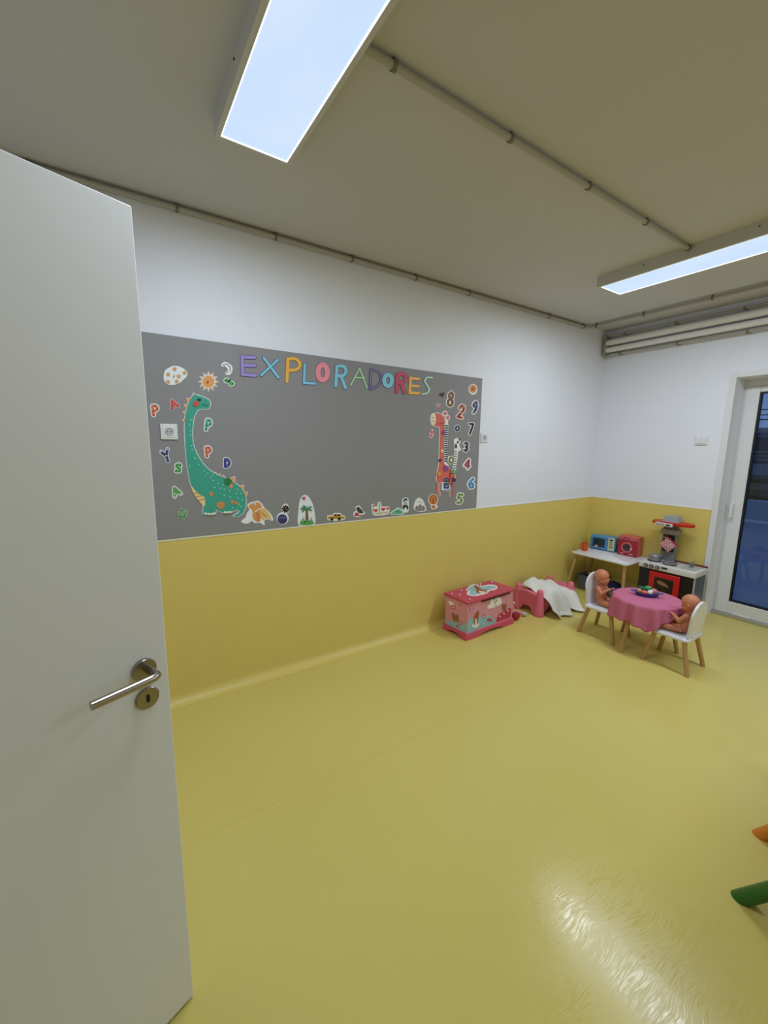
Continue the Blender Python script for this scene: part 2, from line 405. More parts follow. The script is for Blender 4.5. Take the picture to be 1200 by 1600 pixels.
for z in (0.25, 1.02, 1.8): obj('hinge', tube(NB(), [D(-0.828, 0.004, z-0.045), D(-0.828, 0.004, z+0.045)], 0.008), M_steel, d1, smooth=True)

# ================================================================ LAMPS AND CONDUITS
M_lampcase = mat('lamp_case', (205, 203, 196), 0.5, var=0.02)
def panel_mat():
    m = bpy.data.materials.new('lamp_diffuser'); m.use_nodes = True; nt = m.node_tree; b = nt.nodes['Principled BSDF']
    tc = nt.nodes.new('ShaderNodeTexCoord'); nz = nt.nodes.new('ShaderNodeTexNoise'); nz.inputs['Scale'].default_value = 2.5
    nt.links.new(tc.outputs['Object'], nz.inputs['Vector'])
    mx = nt.nodes.new('ShaderNodeMix'); mx.data_type = 'RGBA'; nt.links.new(nz.outputs[0], mx.inputs['Factor'])
    mx.inputs['A'].default_value = (0.55, 0.72, 1.0, 1); mx.inputs['B'].default_value = (0.70, 0.84, 1.0, 1)
    nt.links.new(mx.outputs['Result'], b.inputs['Emission Color']); b.inputs['Emission Strength'].default_value = 0.97
    b.inputs['Base Color'].default_value = (0.02, 0.02, 0.02, 1); b.inputs['Roughness'].default_value = 0.6
    return m
M_panel = panel_mat()
M_rim = mat('lamp_rim', (255, 255, 255), 0.5, emit=((0.93, 0.97, 1.0), 1.0))
def ceiling_lamp(x0, x1, y0, y1, label):
    zb = 2.70
    t = thing('ceiling_lamp', ((x0+x1)/2, (y0+y1)/2, zb), label, 'lamp', 'flat ceiling lamps')
    bm = NB(); o = 0.018
    box(bm, x0-o, x0, y0-o, y1+o, zb, ZC); box(bm, x1, x1+o, y0-o, y1+o, zb, ZC); box(bm, x0, x1, y0-o, y0, zb, ZC); box(bm, x0, x1, y1, y1+o, zb, ZC)
    cs = obj('casing', bm, M_lampcase, t)
    for k in (0.25, 0.75):
        xx = x0+(x1-x0)*k
        for yy in (y0-o, y1+o): obj('screw', tube(NB(), [(xx, yy-0.003, ZC-0.02), (xx, yy+0.003, ZC-0.02)], 0.004, 8), M_black, cs)
    obj('diffuser', BX(x0, x1, y0, y1, zb+0.004, zb+0.012), M_panel, t)
    bm = NB(); e = 0.0045
    box(bm, x0, x0+e, y0, y1, zb, zb+0.004); box(bm, x1-e, x1, y0, y1, zb, zb+0.004); box(bm, x0+e, x1-e, y0, y0+e, zb, zb+0.004); box(bm, x0+e, x1-e, y1-e, y1, zb, zb+0.004)
    obj('bright_rim', bm, M_rim, t)
    ld = bpy.data.lights.new('lamp_light', 'AREA'); ld.shape = 'RECTANGLE'; ld.size = x1-x0; ld.size_y = y1-y0; ld.energy = LAMP_W; ld.color = (0.785, 0.882, 1.0)
    lo = bpy.data.objects.new('lamp_light', ld); link(lo, t); lo.location = (0, 0, -0.002)
LX0, LX1 = -1.825, -0.645
ceiling_lamp(LX0, LX1, 0.442, 0.704, 'white flat ceiling lamp near the top edge, beside the open door')
ceiling_lamp(LX0, LX1, 3.062, 3.324, 'white flat ceiling lamp in front of the pipes on the end wall')
ceiling_lamp(0.20, 1.38, 3.062, 3.324, 'flat ceiling lamp by the end wall, outside the picture')

M_cond = mat('grey_conduit', (176, 172, 160), 0.5, var=0.03)
M_clip = mat('conduit_clip', (120, 114, 100), 0.5, var=0.05)
def clip(parent, p, ax, r):
    bm = NB(); h = 0.007
    a = Vector(p); d = Vector((1, 0, 0)) if ax == 0 else Vector((0, 1, 0))
    tube(bm, [a-d*h, a+d*h], r+0.004, 12)
    s = 0.008
    box(bm, a.x-s, a.x+s, a.y-s, a.y+s, a.z, ZC) if a.z > 2.72 else box(bm, a.x-s, a.x+s, a.y, YF, a.z-s, a.z+s)
    return obj('clip', bm, M_clip, parent, smooth=True)
cr, zc1 = 0.0125, ZC-0.0185
t = thing('ceiling_conduit', (-1.269, 1.9, zc1), 'grey conduit crossing the ceiling between the two lamps', 'conduit')
obj('pipe', tube(NB(), [(-1.269, 0.722, zc1), (-1.269, 3.044, zc1)], cr, 14), M_cond, t, smooth=True)
for y in (0.856, 1.414, 1.957, 2.502, 3.02): clip(t, (-1.269, y, zc1), 1, cr)
xl, yc, zl = XW+0.02, 4.135, ZC-0.024
t = thing('corner_conduit', (xl, 2.2, zl), 'grey conduit along the wall top that bends round at the far corner', 'conduit')
bend = [(xl+0.075*(1-math.cos(a)), yc-0.075+0.075*math.sin(a), zl) for a in [PI/2*k/8 for k in range(9)]]
obj('pipe', tube(NB(), [(xl, YB+0.01, zl)]+bend+[(XR-0.01, yc, zl)], 0.0135, 14), M_cond, t, smooth=True)
for y in (-0.2, 0.385, 0.905, 1.415, 1.94, 2.47, 3.49, yc-0.085): clip(t, (xl, y, zl), 1, 0.0135)
for x in (xl+0.085, -2.031, -1.515, -1.0, -0.4): clip(t, (x, yc, zl), 0, 0.0135)

M_pipe = mat('white_pipe_insulation', (238, 236, 232), 0.5, var=0.03)
t = thing('pipe_bundle', (-1.0, YF-0.05, 2.6), 'bundle of white pipes and grey conduits high on the end wall', 'pipes')
xe = XW+0.03
bm = NB(); box(bm, xe, xe+0.016, YF-0.095, YF, 2.505, 2.715, 0.003); obj('end_bracket', bm, mat('bracket', (165, 158, 145), 0.5), t)
obj('thick_pipe', tube(NB(), [(xe+0.016, YF-0.055, 2.640), (XR-0.01, YF-0.055, 2.640)], 0.031, 20), M_pipe, t, smooth=True)
obj('thick_pipe', tube(NB(), [(xe+0.016, YF-0.055, 2.567), (XR-0.01, YF-0.055, 2.567)], 0.027, 20), M_pipe, t, smooth=True)
for z, zz in ((2.702, 2.69), (2.512, 2.525)):
    pts = ospline([(xe+0.01, YF-0.02, zz), (xe+0.03, YF-0.06, zz+(z-zz)*1.6), (xe+0.09, YF-0.055, z), (xe+0.16, YF-0.05, z)], 5)
    p = obj('thin_conduit', tube(NB(), pts+[(XR-0.01, YF-0.05, z)], 0.0105, 12), M_cond, t, smooth=True)
    for x in (-2.36, -1.9, -1.4, -0.9, -0.3) if z > 2.6 else (-2.39, -1.87, -1.36, -0.85, -0.3):
        bm = NB(); tube(bm, [(x-0.008, YF-0.05, z), (x+0.008, YF-0.05, z)], 0.0145, 12); box(bm, x-0.008, x+0.008, YF-0.05, YF, z-0.008, z+0.008)
        obj('clip', bm, M_clip, p)
bm = NB(); box(bm, xe+0.016, XR-0.01, YF-0.028, YF-0.002, 2.525, 2.538); obj('cable_strip', bm, M_cond, t)

# ---------------------------------------------------------------- sockets and switch
M_plate = mat('socket_plastic', (232, 232, 232), 0.35, var=0.01)
def socket(y, z, label):
    t = thing('wall_socket', (XW, y, z-0.042), label, 'socket', 'wall sockets')
    x = XW+(0.006 if y < 2.6 else 0.0)
    obj('plate', BX(x, x+0.009, y-0.042, y+0.042, z-0.042, z+0.042, 0.003), M_plate, t)
    obj('insert', BX(x+0.009, x+0.012, y-0.030, y+0.030, z-0.030, z+0.030, 0.0015), M_plate, t)
    R = Matrix.Rotation(PI/2, 4, 'Y')
    obj('cup', lathe(NB(), [(0.021, 0.0), (0.021, 0.003), (0.019, 0.003), (0.018, 0.0006), (0, 0.0006)], (x+0.0121, y, z), 28, R), mat('socket_cup', (188, 188, 190), 0.5), t, smooth=True)
    for dy in (-0.009, 0.009): obj('pin_hole', tube(NB(), [(x+0.0128, y+dy, z), (x+0.0136, y+dy, z)], 0.003, 10), M_black, t)
socket(0.277, 1.612, 'white wall socket on the grey board left of the dinosaur')
socket(2.735, 1.628, 'white wall socket on the bare wall right of the grey board')
t = thing('light_switch', (-1.596, YF, 1.588), 'white double rocker switch on the end wall by the terrace door', 'switch')
obj('plate', BX(-1.643, -1.549, YF-0.014, YF, 1.588, 1.670, 0.004), M_plate, t)
for a in (-1.633, -1.595): obj('rocker', BX(a, a+0.036, YF-0.020, YF-0.014, 1.598, 1.660, 0.003), M_plate, t)

# ================================================================ BOARD AND CUT-OUTS
M_board = mat('grey_board', (144, 142, 143), 0.6, var=0.025, vscale=8, bump=0.05, bscale=400)
BY0, BY1, BT = -0.3, 2.678, 2.118
obj('wall_board', BX(XW, XW+0.006, BY0, BY1, ZD+0.004, BT, 0.001, 1), M_board, label='big grey display board on the white wall above the yellow', cat='board')
XB = XW+0.006
c1 = Face(0, XB, (1, 0, 0), 210, 510, 1200/280)
c2 = Face(0, XB, (1, 0, 0), 480, 540, 1200/290)
c3 = Face(0, XB, (1, 0, 0), 650, 580, 800/120)
cL = Face(0, XB, (1, 0, 0), 360, 540, 1200/330)
PAPER = (214, 216, 214)

# ---- the big title letters
def big(ch, label, fill, edge, shapes_fn, wd, ew):
    base = shapes_fn(wd+ew); front = shapes_fn(wd)
    card('foam_letter', label, 'letter', cL, [('edge', edge, base), ('face', fill, front)], 'title letters along the board top', base=0.002)
def st(*lines): return lambda wd: [s for L in lines for s in stroke(L, wd)]
LIL, DPU = (142, 124, 190), (70, 58, 120); SKY, DBL = (112, 182, 206), (40, 92, 140); ORA, DOR = (226, 160, 48), (168, 108, 30)
PNK, DPK = (226, 124, 140), (160, 76, 96); GRN, DGN = (148, 196, 142), (96, 140, 98); CRI, DCR = (186, 46, 78), (110, 24, 50)
big('E', 'lilac letter E starting the title, nearest the door', LIL, DPU, st([(66, 62), (68, 165)], [(68, 66), (136, 68)], [(68, 112), (138, 114)], [(68, 163), (142, 170)]), 18, 5)
big('X', 'sky blue letter X in the title, between E and P', SKY, DBL, st([(188, 70), (272, 182)], [(268, 82), (175, 168)]), 13, 6)
big('P', 'orange yellow letter P in the title, after the X', ORA, DOR, st([(326, 76), (320, 204)], ospline([(326, 78), (362, 74), (388, 92), (392, 118), (370, 138), (328, 140)], 3)), 17, 3)
big('L', 'sky blue letter L in the title, left of the pink ring', SKY, DBL, st([(421, 106), (417, 212), (480, 216)]), 13, 5)
big('O', 'pink letter O, the fat ring of the title', PNK, DPK, lambda wd: [ring(523, 153, 27, 43, wd)], 28, 3)
big('R', 'sky blue letter R in the title, right of the pink ring', SKY, DBL, st([(604, 118), (597, 230)], ospline([(604, 118), (640, 118), (656, 144), (640, 170), (604, 172)], 3), [(626, 172), (652, 240)]), 17, 4)
big('A', 'thin pale green letter A in the title', GRN, DGN, st([(733, 130), (682, 225)], [(733, 130), (774, 240)], [(706, 182), (760, 184)]), 8, 3)
big('D', 'dark purple outlined letter D in the title', (120, 112, 150), DPU, st([(797, 136), (793, 246)], ospline([(797, 136), (840, 150), (855, 185), (838, 228), (793, 248)], 3)), 5, 9)
big('O', 'small sky blue letter O in the title, before the crimson R', SKY, DBL, lambda wd: [ring(894, 198, 22, 32, wd)], 22, 4)
big('R', 'crimson letter R in the title', CRI, DCR, st([(949, 164), (943, 262)], ospline([(949, 164), (982, 162), (996, 184), (982, 206), (949, 210)], 3), [(968, 208), (986, 266)]), 19, 4)
big('E', 'yellow orange letter E near the end of the title', ORA, DOR, st([(1022, 182), (1018, 268)], [(1022, 186), (1068, 190)], [(1020, 228), (1066, 231)], [(1018, 268), (1070, 271)]), 15, 3)
big('S', 'thin pale green letter S ending the title', (168, 206, 170), DGN, st(ospline([(1145, 183), (1116, 182), (1103, 200), (1114, 224), (1128, 248), (1116, 270), (1088, 276)], 4)), 9, 3)

# ---- small letters and numbers
GL = {'P': [[(.15, 1), (.15, 0), (.6, 0), (.9, .15), (.9, .4), (.6, .55), (.15, .55)]], 'A': [[(0, 1), (.5, 0), (1, 1)], [(.2, .65), (.8, .65)]],
      'Y': [[(0, 0), (.5, .5), (1, 0)], [(.5, .5), (.5, 1)]], 'S': [[(.95, .12), (.6, 0), (.2, .1), (.15, .3), (.5, .48), (.85, .65), (.8, .9), (.4, 1), (.05, .9)]],
      'D': [[(.1, 0), (.1, 1), (.6, .95), (.95, .65), (.95, .35), (.6, .05), (.1, 0)]], 'U': [[(.1, 0), (.1, .7), (.35, 1), (.65, 1), (.9, .7), (.9, 0)]],
      '0': [[(.5, 0), (.9, .25), (.95, .7), (.5, 1), (.05, .7), (.1, .25), (.5, 0)]], '2': [[(.1, .25), (.35, 0), (.75, .05), (.9, .3), (.6, .6), (.1, 1), (.95, 1)]],
      '3': [[(.1, .1), (.5, 0), (.85, .2), (.5, .47), (.9, .75), (.5, 1), (.1, .9)]], '4': [[(.7, 1), (.7, 0), (.05, .7), (.95, .7)]],
      '5': [[(.9, 0), (.2, 0), (.15, .42), (.6, .4), (.92, .65), (.7, .95), (.1, 1)]], '6': [[(.75, 0), (.3, .3), (.1, .7), (.4, 1), (.8, .9), (.9, .65), (.6, .5), (.15, .65)]],
      '7': [[(.05, 0), (.95, 0), (.4, 1)]], '8': [[(.5, 0), (.85, .15), (.8, .38), (.5, .47), (.2, .38), (.15, .15), (.5, 0)], [(.5, .47), (.95, .65), (.9, .9), (.5, 1), (.1, .9), (.05, .65), (.5, .47)]],
      '9': [[(.25, 1), (.7, .7), (.9, .3), (.6, 0), (.2, .1), (.1, .35), (.4, .5), (.85, .35)]]}
def glyph(ch, cx, cy, w_, h_, rot):
    c, s = math.cos(rot), math.sin(rot); out = []
    for L in GL[ch]:
        out.append([(cx+((a-.5)*w_)*c-((b-.5)*h_)*s, cy+((a-.5)*w_)*s+((b-.5)*h_)*c) for a, b in L])
    return out
def small(face, ch, cx, cy, w_, h_, rot, colr, label, kind='letter', wd=16, bw=14, accent=None, pin=None):
    G = glyph(ch, cx, cy, w_, h_, rot); wd *= 1.18
    ly = [('paper_edge', PAPER, [s for L in G for s in stroke(L, wd+bw)]), ('print', colr, [s for L in G for s in stroke(L, wd)])]
    if accent:
        ly.append(('pattern', accent, [circ(*p, wd*0.28, n=8) for L in G for p in L[::2]]))
    card('letter_card' if kind == 'letter' else 'number_card', label, kind, face, ly, 'letter cards on the board' if kind == 'letter' else 'number cards on the board')
small(c1, 'P', 138, 562, 40, 60, -0.15, (206, 106, 66), 'orange letter P card at the door edge, above the socket', accent=(130, 50, 34))
small(c1, 'A', 262, 520, 42, 50, -0.45, (206, 72, 66), 'red letter A card tilted left of the dinosaur neck', accent=(150, 40, 40), bw=5)
small(c1, 'P', 494, 660, 32, 64, 0.12, (72, 160, 134), 'teal letter P card right of the dinosaur neck', accent=(40, 70, 70))
small(c1, 'P', 494, 840, 34, 56, -0.12, (206, 104, 70), 'orange letter P card right of the dinosaur neck', accent=(150, 66, 50))
small(c1, 'D', 620, 914, 32, 50, 0.0, (58, 60, 128), 'dark blue letter D card above the dinosaur back', accent=(90, 100, 170), bw=11)
small(c1, 'Y', 212, 866, 48, 74, -0.35, (54, 56, 110), 'navy and white striped letter Y card below the socket', accent=(220, 220, 226), bw=10)
small(c1, 'S', 293, 948, 32, 46, 0.0, (78, 158, 82), 'green letter S card left of the dinosaur', accent=(36, 96, 50))
small(c1, 'A', 278, 1106, 44, 52, -0.45, (76, 150, 70), 'green letter A card tilted, low left of the dinosaur', accent=(200, 220, 190))
small(c1, 'U', 322, 1255, 42, 44, 0.35, (86, 158, 88), 'green letter U card in the lower left board corner', accent=(40, 100, 50), bw=4)
small(c2, '8', 926, 346, 34, 88, 0.12, (126, 76, 44), 'number 8 card with green top and brown loop', 'number', 13, 11, (64, 124, 60))
small(c2, '2', 994, 426, 34, 76, 0.25, (158, 54, 38), 'red brown number 2 card right of the 8', 'number', 14, 11, (216, 150, 60))
small(c2, '9', 1084, 400, 28, 72, 0.1, (48, 52, 96), 'dark blue number 9 card by the board edge', 'number', 12, 12, (170, 180, 200))
small(c2, '0', 970, 535, 26, 30, 0.2, (46, 62, 96), 'small dark blue ring shaped zero card right of the giraffe', 'number', 10, 7, None)
small(c2, '7', 1056, 540, 30, 66, 0.1, (40, 34, 34), 'black and orange number 7 card', 'number', 11, 9, (220, 130, 50))
small(c2, '3', 1026, 655, 28, 52, 0.1, (44, 40, 52), 'dark number 3 card below the 7', 'number', 13, 11, (150, 150, 170))
small(c2, '4', 1034, 766, 34, 56, 0.15, (150, 44, 58), 'crimson number 4 card on white below the 3', 'number', 10, 17, (224, 222, 220))
small(c2, '6', 1060, 890, 34, 58, 0.1, (70, 140, 190), 'light blue number 6 card low at the board edge', 'number', 13, 14, (30, 60, 120))
small(c2, '5', 986, 990, 32, 56, 0.15, (120, 138, 50), 'olive green number 5 card in the lower right board corner', 'number', 12, 12, (60, 90, 40))

# ---- cut-out pictures, left side
cl = blob((258, 265), (300, 268), (345, 295), (355, 325), (330, 355), (300, 380), (260, 393), (220, 388), (198, 360), (197, 320), (210, 290), (235, 275))
card('star_cloud_picture', 'pale blue cloud cut-out with brown orange stars', 'picture', c1, [('paper', (206, 216, 228), [cl]),
     ('stars', (196, 136, 62), [star(x, y, 20, 9) for x, y in ((269, 287), (335, 312), (225, 323), (297, 335), (225, 372), (283, 370))]+[circ(264, 336, 6, 12, 0.4)])])
card('sun_picture', 'orange sun cut-out with white pointed rays', 'picture', c1, [('paper', (226, 214, 204), [star(495, 370, 70, 46, 12)]),
     ('ray_outline', (214, 140, 96), [star(495, 370, 61, 43, 12)]), ('rays', (236, 222, 210), [star(495, 370, 53, 41, 12)]), ('disc', (212, 142, 66), [circ(495, 370, 40)]), ('mark', (176, 70, 40), [circ(490, 374, 7, 13, 0.3)])])
mo = blob((600, 238), (628, 246), (654, 268), (655, 300), (638, 325), (608, 320), (616, 292), (598, 272), (577, 262))
card('crescent_picture', 'white crescent cut-out with black lines beside the sun', 'picture', c1, [('paper', (224, 226, 228), [mo]),
     ('ink', (60, 60, 64), stroke([(590, 258), (618, 252), (640, 275), (640, 305)], 4)+stroke([(600, 266), (622, 290), (618, 312)], 5))])
card('green_bug_picture', 'small green butterfly cut-out below the crescent', 'picture', c1, [('paper', (206, 220, 204), [circ(618, 363, 23, 20), circ(648, 383, 23, 20)]),
     ('wings', (70, 160, 74), [circ(618, 363, 17, 15), circ(648, 383, 17, 15)]), ('body', (28, 46, 34), [circ(634, 366, 7, 14, 0.7), circ(612, 362, 5), circ(655, 385, 5)])])
# dinosaur
dino = blob((398, 457), (430, 463), (470, 478), (500, 496), (508, 522), (498, 548), (468, 553), (435, 553), (410, 582), (396, 622), (389, 680), (388, 740), (396, 800), (416, 850), (446, 900), (482, 945), (527, 978),
            (577, 1003), (622, 1024), (666, 1044), (702, 1070), (732, 1110), (746, 1160), (743, 1210), (725, 1250), (690, 1271), (662, 1268), (692, 1252), (704, 1234), (680, 1228), (640, 1244), (600, 1246), (560, 1232),
            (546, 1224), (540, 1253), (500, 1259), (459, 1250), (462, 1215), (450, 1182), (420, 1150), (396, 1110), (378, 1060), (365, 1000), (353, 930), (345, 850), (339, 760), (336, 680), (338, 620), (346, 570), (360, 520), (379, 482))
spk = [((396, 446), (379, 480), (414, 463)), ((352, 484), (384, 480), (364, 514)), ((336, 528), (364, 518), (350, 556)), ((328, 573), (352, 558), (342, 604)), ((325, 628), (343, 606), (338, 648)),
       ((543, 978), (556, 1000), (530, 985)), ((570, 988), (584, 1012), (558, 1004)), ((596, 998), (610, 1024), (582, 1012)), ((672, 1006), (672, 1050), (622, 1026)), ((730, 1066), (726, 1108), (690, 1066)), ((756, 1112), (744, 1144), (728, 1106))]
dots = [(378, 625), (368, 660), (376, 705), (372, 730), (392, 770), (380, 800), (386, 825), (400, 880), (408, 885), (430, 925), (368, 935), (466, 968), (490, 982), (478, 995), (522, 995), (510, 1010), (525, 1030), (535, 1078), (572, 1085), (600, 1090), (638, 1100), (650, 1070), (690, 1090), (682, 1120), (712, 1120), (722, 1160), (700, 1190), (712, 1205), (600, 1130), (640, 1140), (560, 1050), (690, 1150), (655, 1215), (590, 1060)]
card('dinosaur_picture', 'tall teal long-necked dinosaur cut-out on the board left side', 'picture', c1, [
     ('paper', (222, 222, 214), [grow(dino, 5)]+[grow([list(s)], 6) for s in spk]),
     ('spikes', (220, 146, 82), [[list(s)] for s in spk]),
     ('skin', (48, 150, 128), [dino]),
     ('belly', (214, 190, 128), [blob((378, 1062), (400, 1090), (436, 1126), (470, 1146), (469, 1205), (440, 1180), (408, 1140), (388, 1100))]),
     ('stripes', (184, 128, 66), stroke([(398, 1118), (424, 1114)], 7)+stroke([(412, 1140), (448, 1134)], 7)+stroke([(430, 1164), (466, 1156)], 7)+[circ(513, 1120, 15), blob((550, 1176), (600, 1178), (598, 1212), (560, 1220)), circ(655, 1174, 15, 12), circ(682, 1182, 13, 11), circ(645, 1068, 14, 18)]),
     ('dots', (124, 206, 178), [circ(x, y, 5, n=8) for x, y in dots]),
     ('cheek', (196, 72, 62), [circ(411, 518, 20)]),
     ('leaf', (36, 112, 62), [blob((602, 1022), (630, 1014), (652, 1036), (628, 1058), (606, 1048))]),
     ('eye', (24, 30, 40), [circ(436, 492, 8), circ(424, 488, 5)]+stroke([(454, 522), (488, 532)], 3)),
     ('toes', (206, 214, 190), [circ(x, y, 9, 7) for x, y in ((474, 1250), (494, 1254), (514, 1254), (532, 1250), (604, 1243), (622, 1243), (640, 1241))])])
pt = blob((758, 1200), (776, 1182), (800, 1176), (826, 1170), (850, 1186), (866, 1212), (896, 1240), (920, 1272), (924, 1300), (892, 1288), (866, 1302), (870, 1330), (842, 1312), (806, 1314), (784, 1300), (758, 1318), (716, 1308), (746, 1280), (756, 1250), (772, 1226))
card('flying_reptile_picture', 'orange winged reptile cut-out at the dinosaur feet', 'picture', c1, [('paper', (220, 218, 210), [grow(pt, 3)]),
     ('body', (206, 134, 66), [blob((764, 1202), (790, 1182), (828, 1178), (852, 1200), (850, 1250), (846, 1296), (820, 1308), (792, 1280), (790, 1236), (772, 1216))]),
     ('wing', (212, 168, 96), [blob((838, 1240), (868, 1216), (896, 1246), (918, 1294), (886, 1280), (862, 1298), (850, 1270))]),
     ('stripe', (228, 196, 160), stroke([(806, 1240), (836, 1222), (862, 1216)], 9)), ('wing_lines', (170, 104, 54), stroke([(822, 1246), (830, 1304)], 4)+stroke([(850, 1244), (884, 1276)], 3)), ('eye', (236, 232, 222), [circ(804, 1190, 10)]), ('pupil', (30, 30, 30), [circ(802, 1191, 4)])])
card('pot_plant_picture', 'dark spiky plant in a round blue pot cut-out', 'picture', c1, [('paper', (210, 212, 214), [circ(992, 1285, 41, 42), circ(1012, 1222, 27, 36)]), ('pot', (48, 52, 104), [circ(990, 1290, 33)]),
     ('plant', (44, 34, 32), [star(1012, 1222, 30, 19, 9)]), ('band', (110, 116, 160), stroke([(962, 1282), (1018, 1278)], 4)), ('flower', (170, 110, 60), [circ(1010, 1214, 4), circ(1020, 1228, 4)])])
pb = blob((1135, 1128), (1165, 1140), (1192, 1185), (1206, 1245), (1207, 1325), (1150, 1333), (1096, 1330), (1097, 1240), (1108, 1160))
fr = []
for a, L in ((-2.9, 44), (-2.3, 42), (-1.2, 40), (-0.5, 46), (0.1, 40), (3.1, 40), (2.6, 38), (0.5, 38)):
    x, y = 1152, 1222; ex, ey = x+L*math.cos(a), y+L*0.9*math.sin(a)+8; fr.append(blob((x, y), ((x+ex)/2-6*math.sin(a), (y+ey)/2-12), (ex, ey), ((x+ex)/2+5*math.sin(a), (y+ey)/2)))
grass = [[[(1108+k*9, 1322), (1108+k*9+4, 1322-26-14*((k*7) % 3)), (1108+k*9+12, 1322)]] for k in range(10)]
card('palm_picture', 'green palm tree on white cut-out', 'picture', c1, [('paper', (206, 210, 216), [pb]), ('trunk', (116, 82, 52), [poly((1146, 1220), (1160, 1220), (1166, 1300), (1144, 1300))]), ('fronds', (48, 128, 78), fr), ('grass', (66, 146, 66), grass+[blob((1104, 1322), (1150, 1296), (1198, 1320), (1150, 1328))]), ('flower', (190, 60, 52), [star(1133, 1150, 16, 8)])])

# ---- cut-out pictures, right side
card('car_picture', 'small yellow and black car cut-out near the board bottom', 'picture', c2, [('paper', (214, 214, 206), [poly((128, 1098), (160, 1096), (172, 1082), (214, 1082), (224, 1096), (244, 1100), (246, 1122), (214, 1132), (160, 1134), (130, 1126))]),
     ('bodywork', (206, 158, 44), [poly((133, 1103), (162, 1101), (174, 1088), (211, 1088), (221, 1101), (240, 1105), (240, 1120), (133, 1122))]), ('windows', (34, 30, 28), [poly((168, 1102), (178, 1091), (190, 1091), (190, 1102)), poly((194, 1102), (194, 1091), (208, 1091), (216, 1102))]+stroke([(134, 1112), (240, 1112)], 3)), ('wheels', (30, 30, 32), [circ(158, 1122, 10), circ(206, 1120, 10)])])
bd = blob((300, 1100), (302, 1078), (318, 1066), (312, 1046), (330, 1036), (348, 1050), (356, 1070), (372, 1080), (350, 1100), (326, 1108))
card('bird_picture', 'dark green bird with red tail cut-out', 'picture', c2, [('paper', (214, 214, 208), [grow(bd, 2)]), ('bird', (44, 62, 60), [blob((316, 1050), (330, 1042), (346, 1056), (364, 1082), (342, 1084), (326, 1074))]), ('tail', (190, 52, 54), [blob((304, 1098), (312, 1080), (330, 1082), (328, 1100))]), ('twig', (120, 90, 60), stroke([(330, 1098), (356, 1096)], 5))])
card('heart_castle_picture', 'white castle cut-out with red hearts', 'picture', c2, [('paper', (216, 212, 202), [poly((414, 1030), (428, 1020), (440, 1040), (452, 1040), (454, 1012), (476, 1010), (480, 1040), (528, 1040), (534, 1084), (500, 1096), (440, 1100), (418, 1090))]),
     ('hearts', (196, 60, 72), [heart(442, 1066, 14), heart(490, 1058, 14), heart(518, 1054, 10), heart(428, 1036, 8)]), ('towers', (132, 168, 124), stroke([(466, 1018), (466, 1088)], 7)+stroke([(424, 1050), (424, 1088)], 5)), ('base', (178, 160, 130), stroke([(440, 1086), (524, 1076)], 6))])
card('green_hill_picture', 'mint green cloud shaped cut-out beside the penguin', 'picture', c2, [('paper', (190, 210, 196), [blob((542, 1094), (548, 1070), (566, 1060), (580, 1048), (606, 1054), (622, 1076), (618, 1092))]), ('hill', (88, 168, 136), [blob((548, 1090), (554, 1074), (572, 1064), (590, 1056), (606, 1064), (614, 1086))]), ('mark', (40, 96, 76), stroke([(574, 1074), (600, 1076)], 4))])
card('penguin_picture', 'black and white penguin cut-out', 'picture', c2, [('paper', (206, 214, 220), [blob((616, 1076), (612, 1030), (614, 996), (634, 982), (654, 992), (656, 1040), (654, 1072), (636, 1080))]), ('coat', (44, 54, 66), [blob((620, 1062), (616, 1036), (636, 1028), (652, 1040), (648, 1066), (640, 1048), (630, 1048)), blob((620, 1014), (626, 992), (642, 988), (648, 1004), (636, 1000))]), ('shade', (150, 172, 190), [blob((624, 1026), (634, 1006), (646, 1022), (640, 1030))]), ('beak', (206, 140, 60), [circ(632, 1018, 4, 3)])])
mt = blob((690, 1060), (692, 1020), (706, 992), (726, 984), (748, 1000), (760, 1030), (768, 1066), (730, 1074))
card('mountain_picture', 'grey brown mountain cut-out with snowy top', 'picture', c2, [('paper', (212, 212, 212), [mt]), ('rock', (122, 110, 112), [blob((698, 1062), (704, 1034), (716, 1040), (728, 1024), (742, 1040), (752, 1034), (760, 1062), (728, 1068))]), ('ridges', (170, 160, 164), stroke([(712, 1058), (722, 1040)], 4)+stroke([(736, 1060), (744, 1044)], 4)+stroke([(712, 1014), (726, 1004), (740, 1016)], 3))])
card('lion_balloon_picture', 'round brown orange lion cut-out under the giraffe', 'picture', c2, [('paper', (218, 206, 190), [circ(814, 996, 33, 38), blob((800, 1026), (830, 1026), (844, 1040), (828, 1056), (802, 1056))]), ('mane', (176, 90, 34), [circ(814, 994, 28, 32)]), ('head', (204, 122, 50), [circ(814, 996, 18, 22)]), ('basket', (170, 96, 44), [poly((804, 1034), (826, 1034), (824, 1050), (806, 1050))]), ('features', (70, 36, 24), [circ(807, 990, 3.5), circ(821, 990, 3.5), circ(814, 1002, 4), circ(810, 1012, 5, 2)])])
card('orange_button_picture', 'round orange cut-out in the upper right board corner', 'picture', c2, [('paper', (220, 208, 196), [circ(1071, 283, 29, 36)]), ('disc', (204, 124, 62), [circ(1070, 280, 22, 26)]), ('leaf', (150, 80, 44), [star(1069, 280, 14, 6)])])
card('dark_heart_picture', 'dark red heart cut-out left of the 8', 'picture', c2, [('paper', (96, 46, 54), [heart(871, 318, 19, -0.2)]), ('heart', (78, 28, 38), [heart(871, 317, 13, -0.2)])])
card('pink_heart_picture', 'tiny pink heart cut-out above the giraffe head', 'picture', c2, [('paper', (212, 176, 176), [heart(846, 387, 15, 0.2)]), ('heart', (196, 92, 100), [heart(846, 387, 9, 0.2)])])
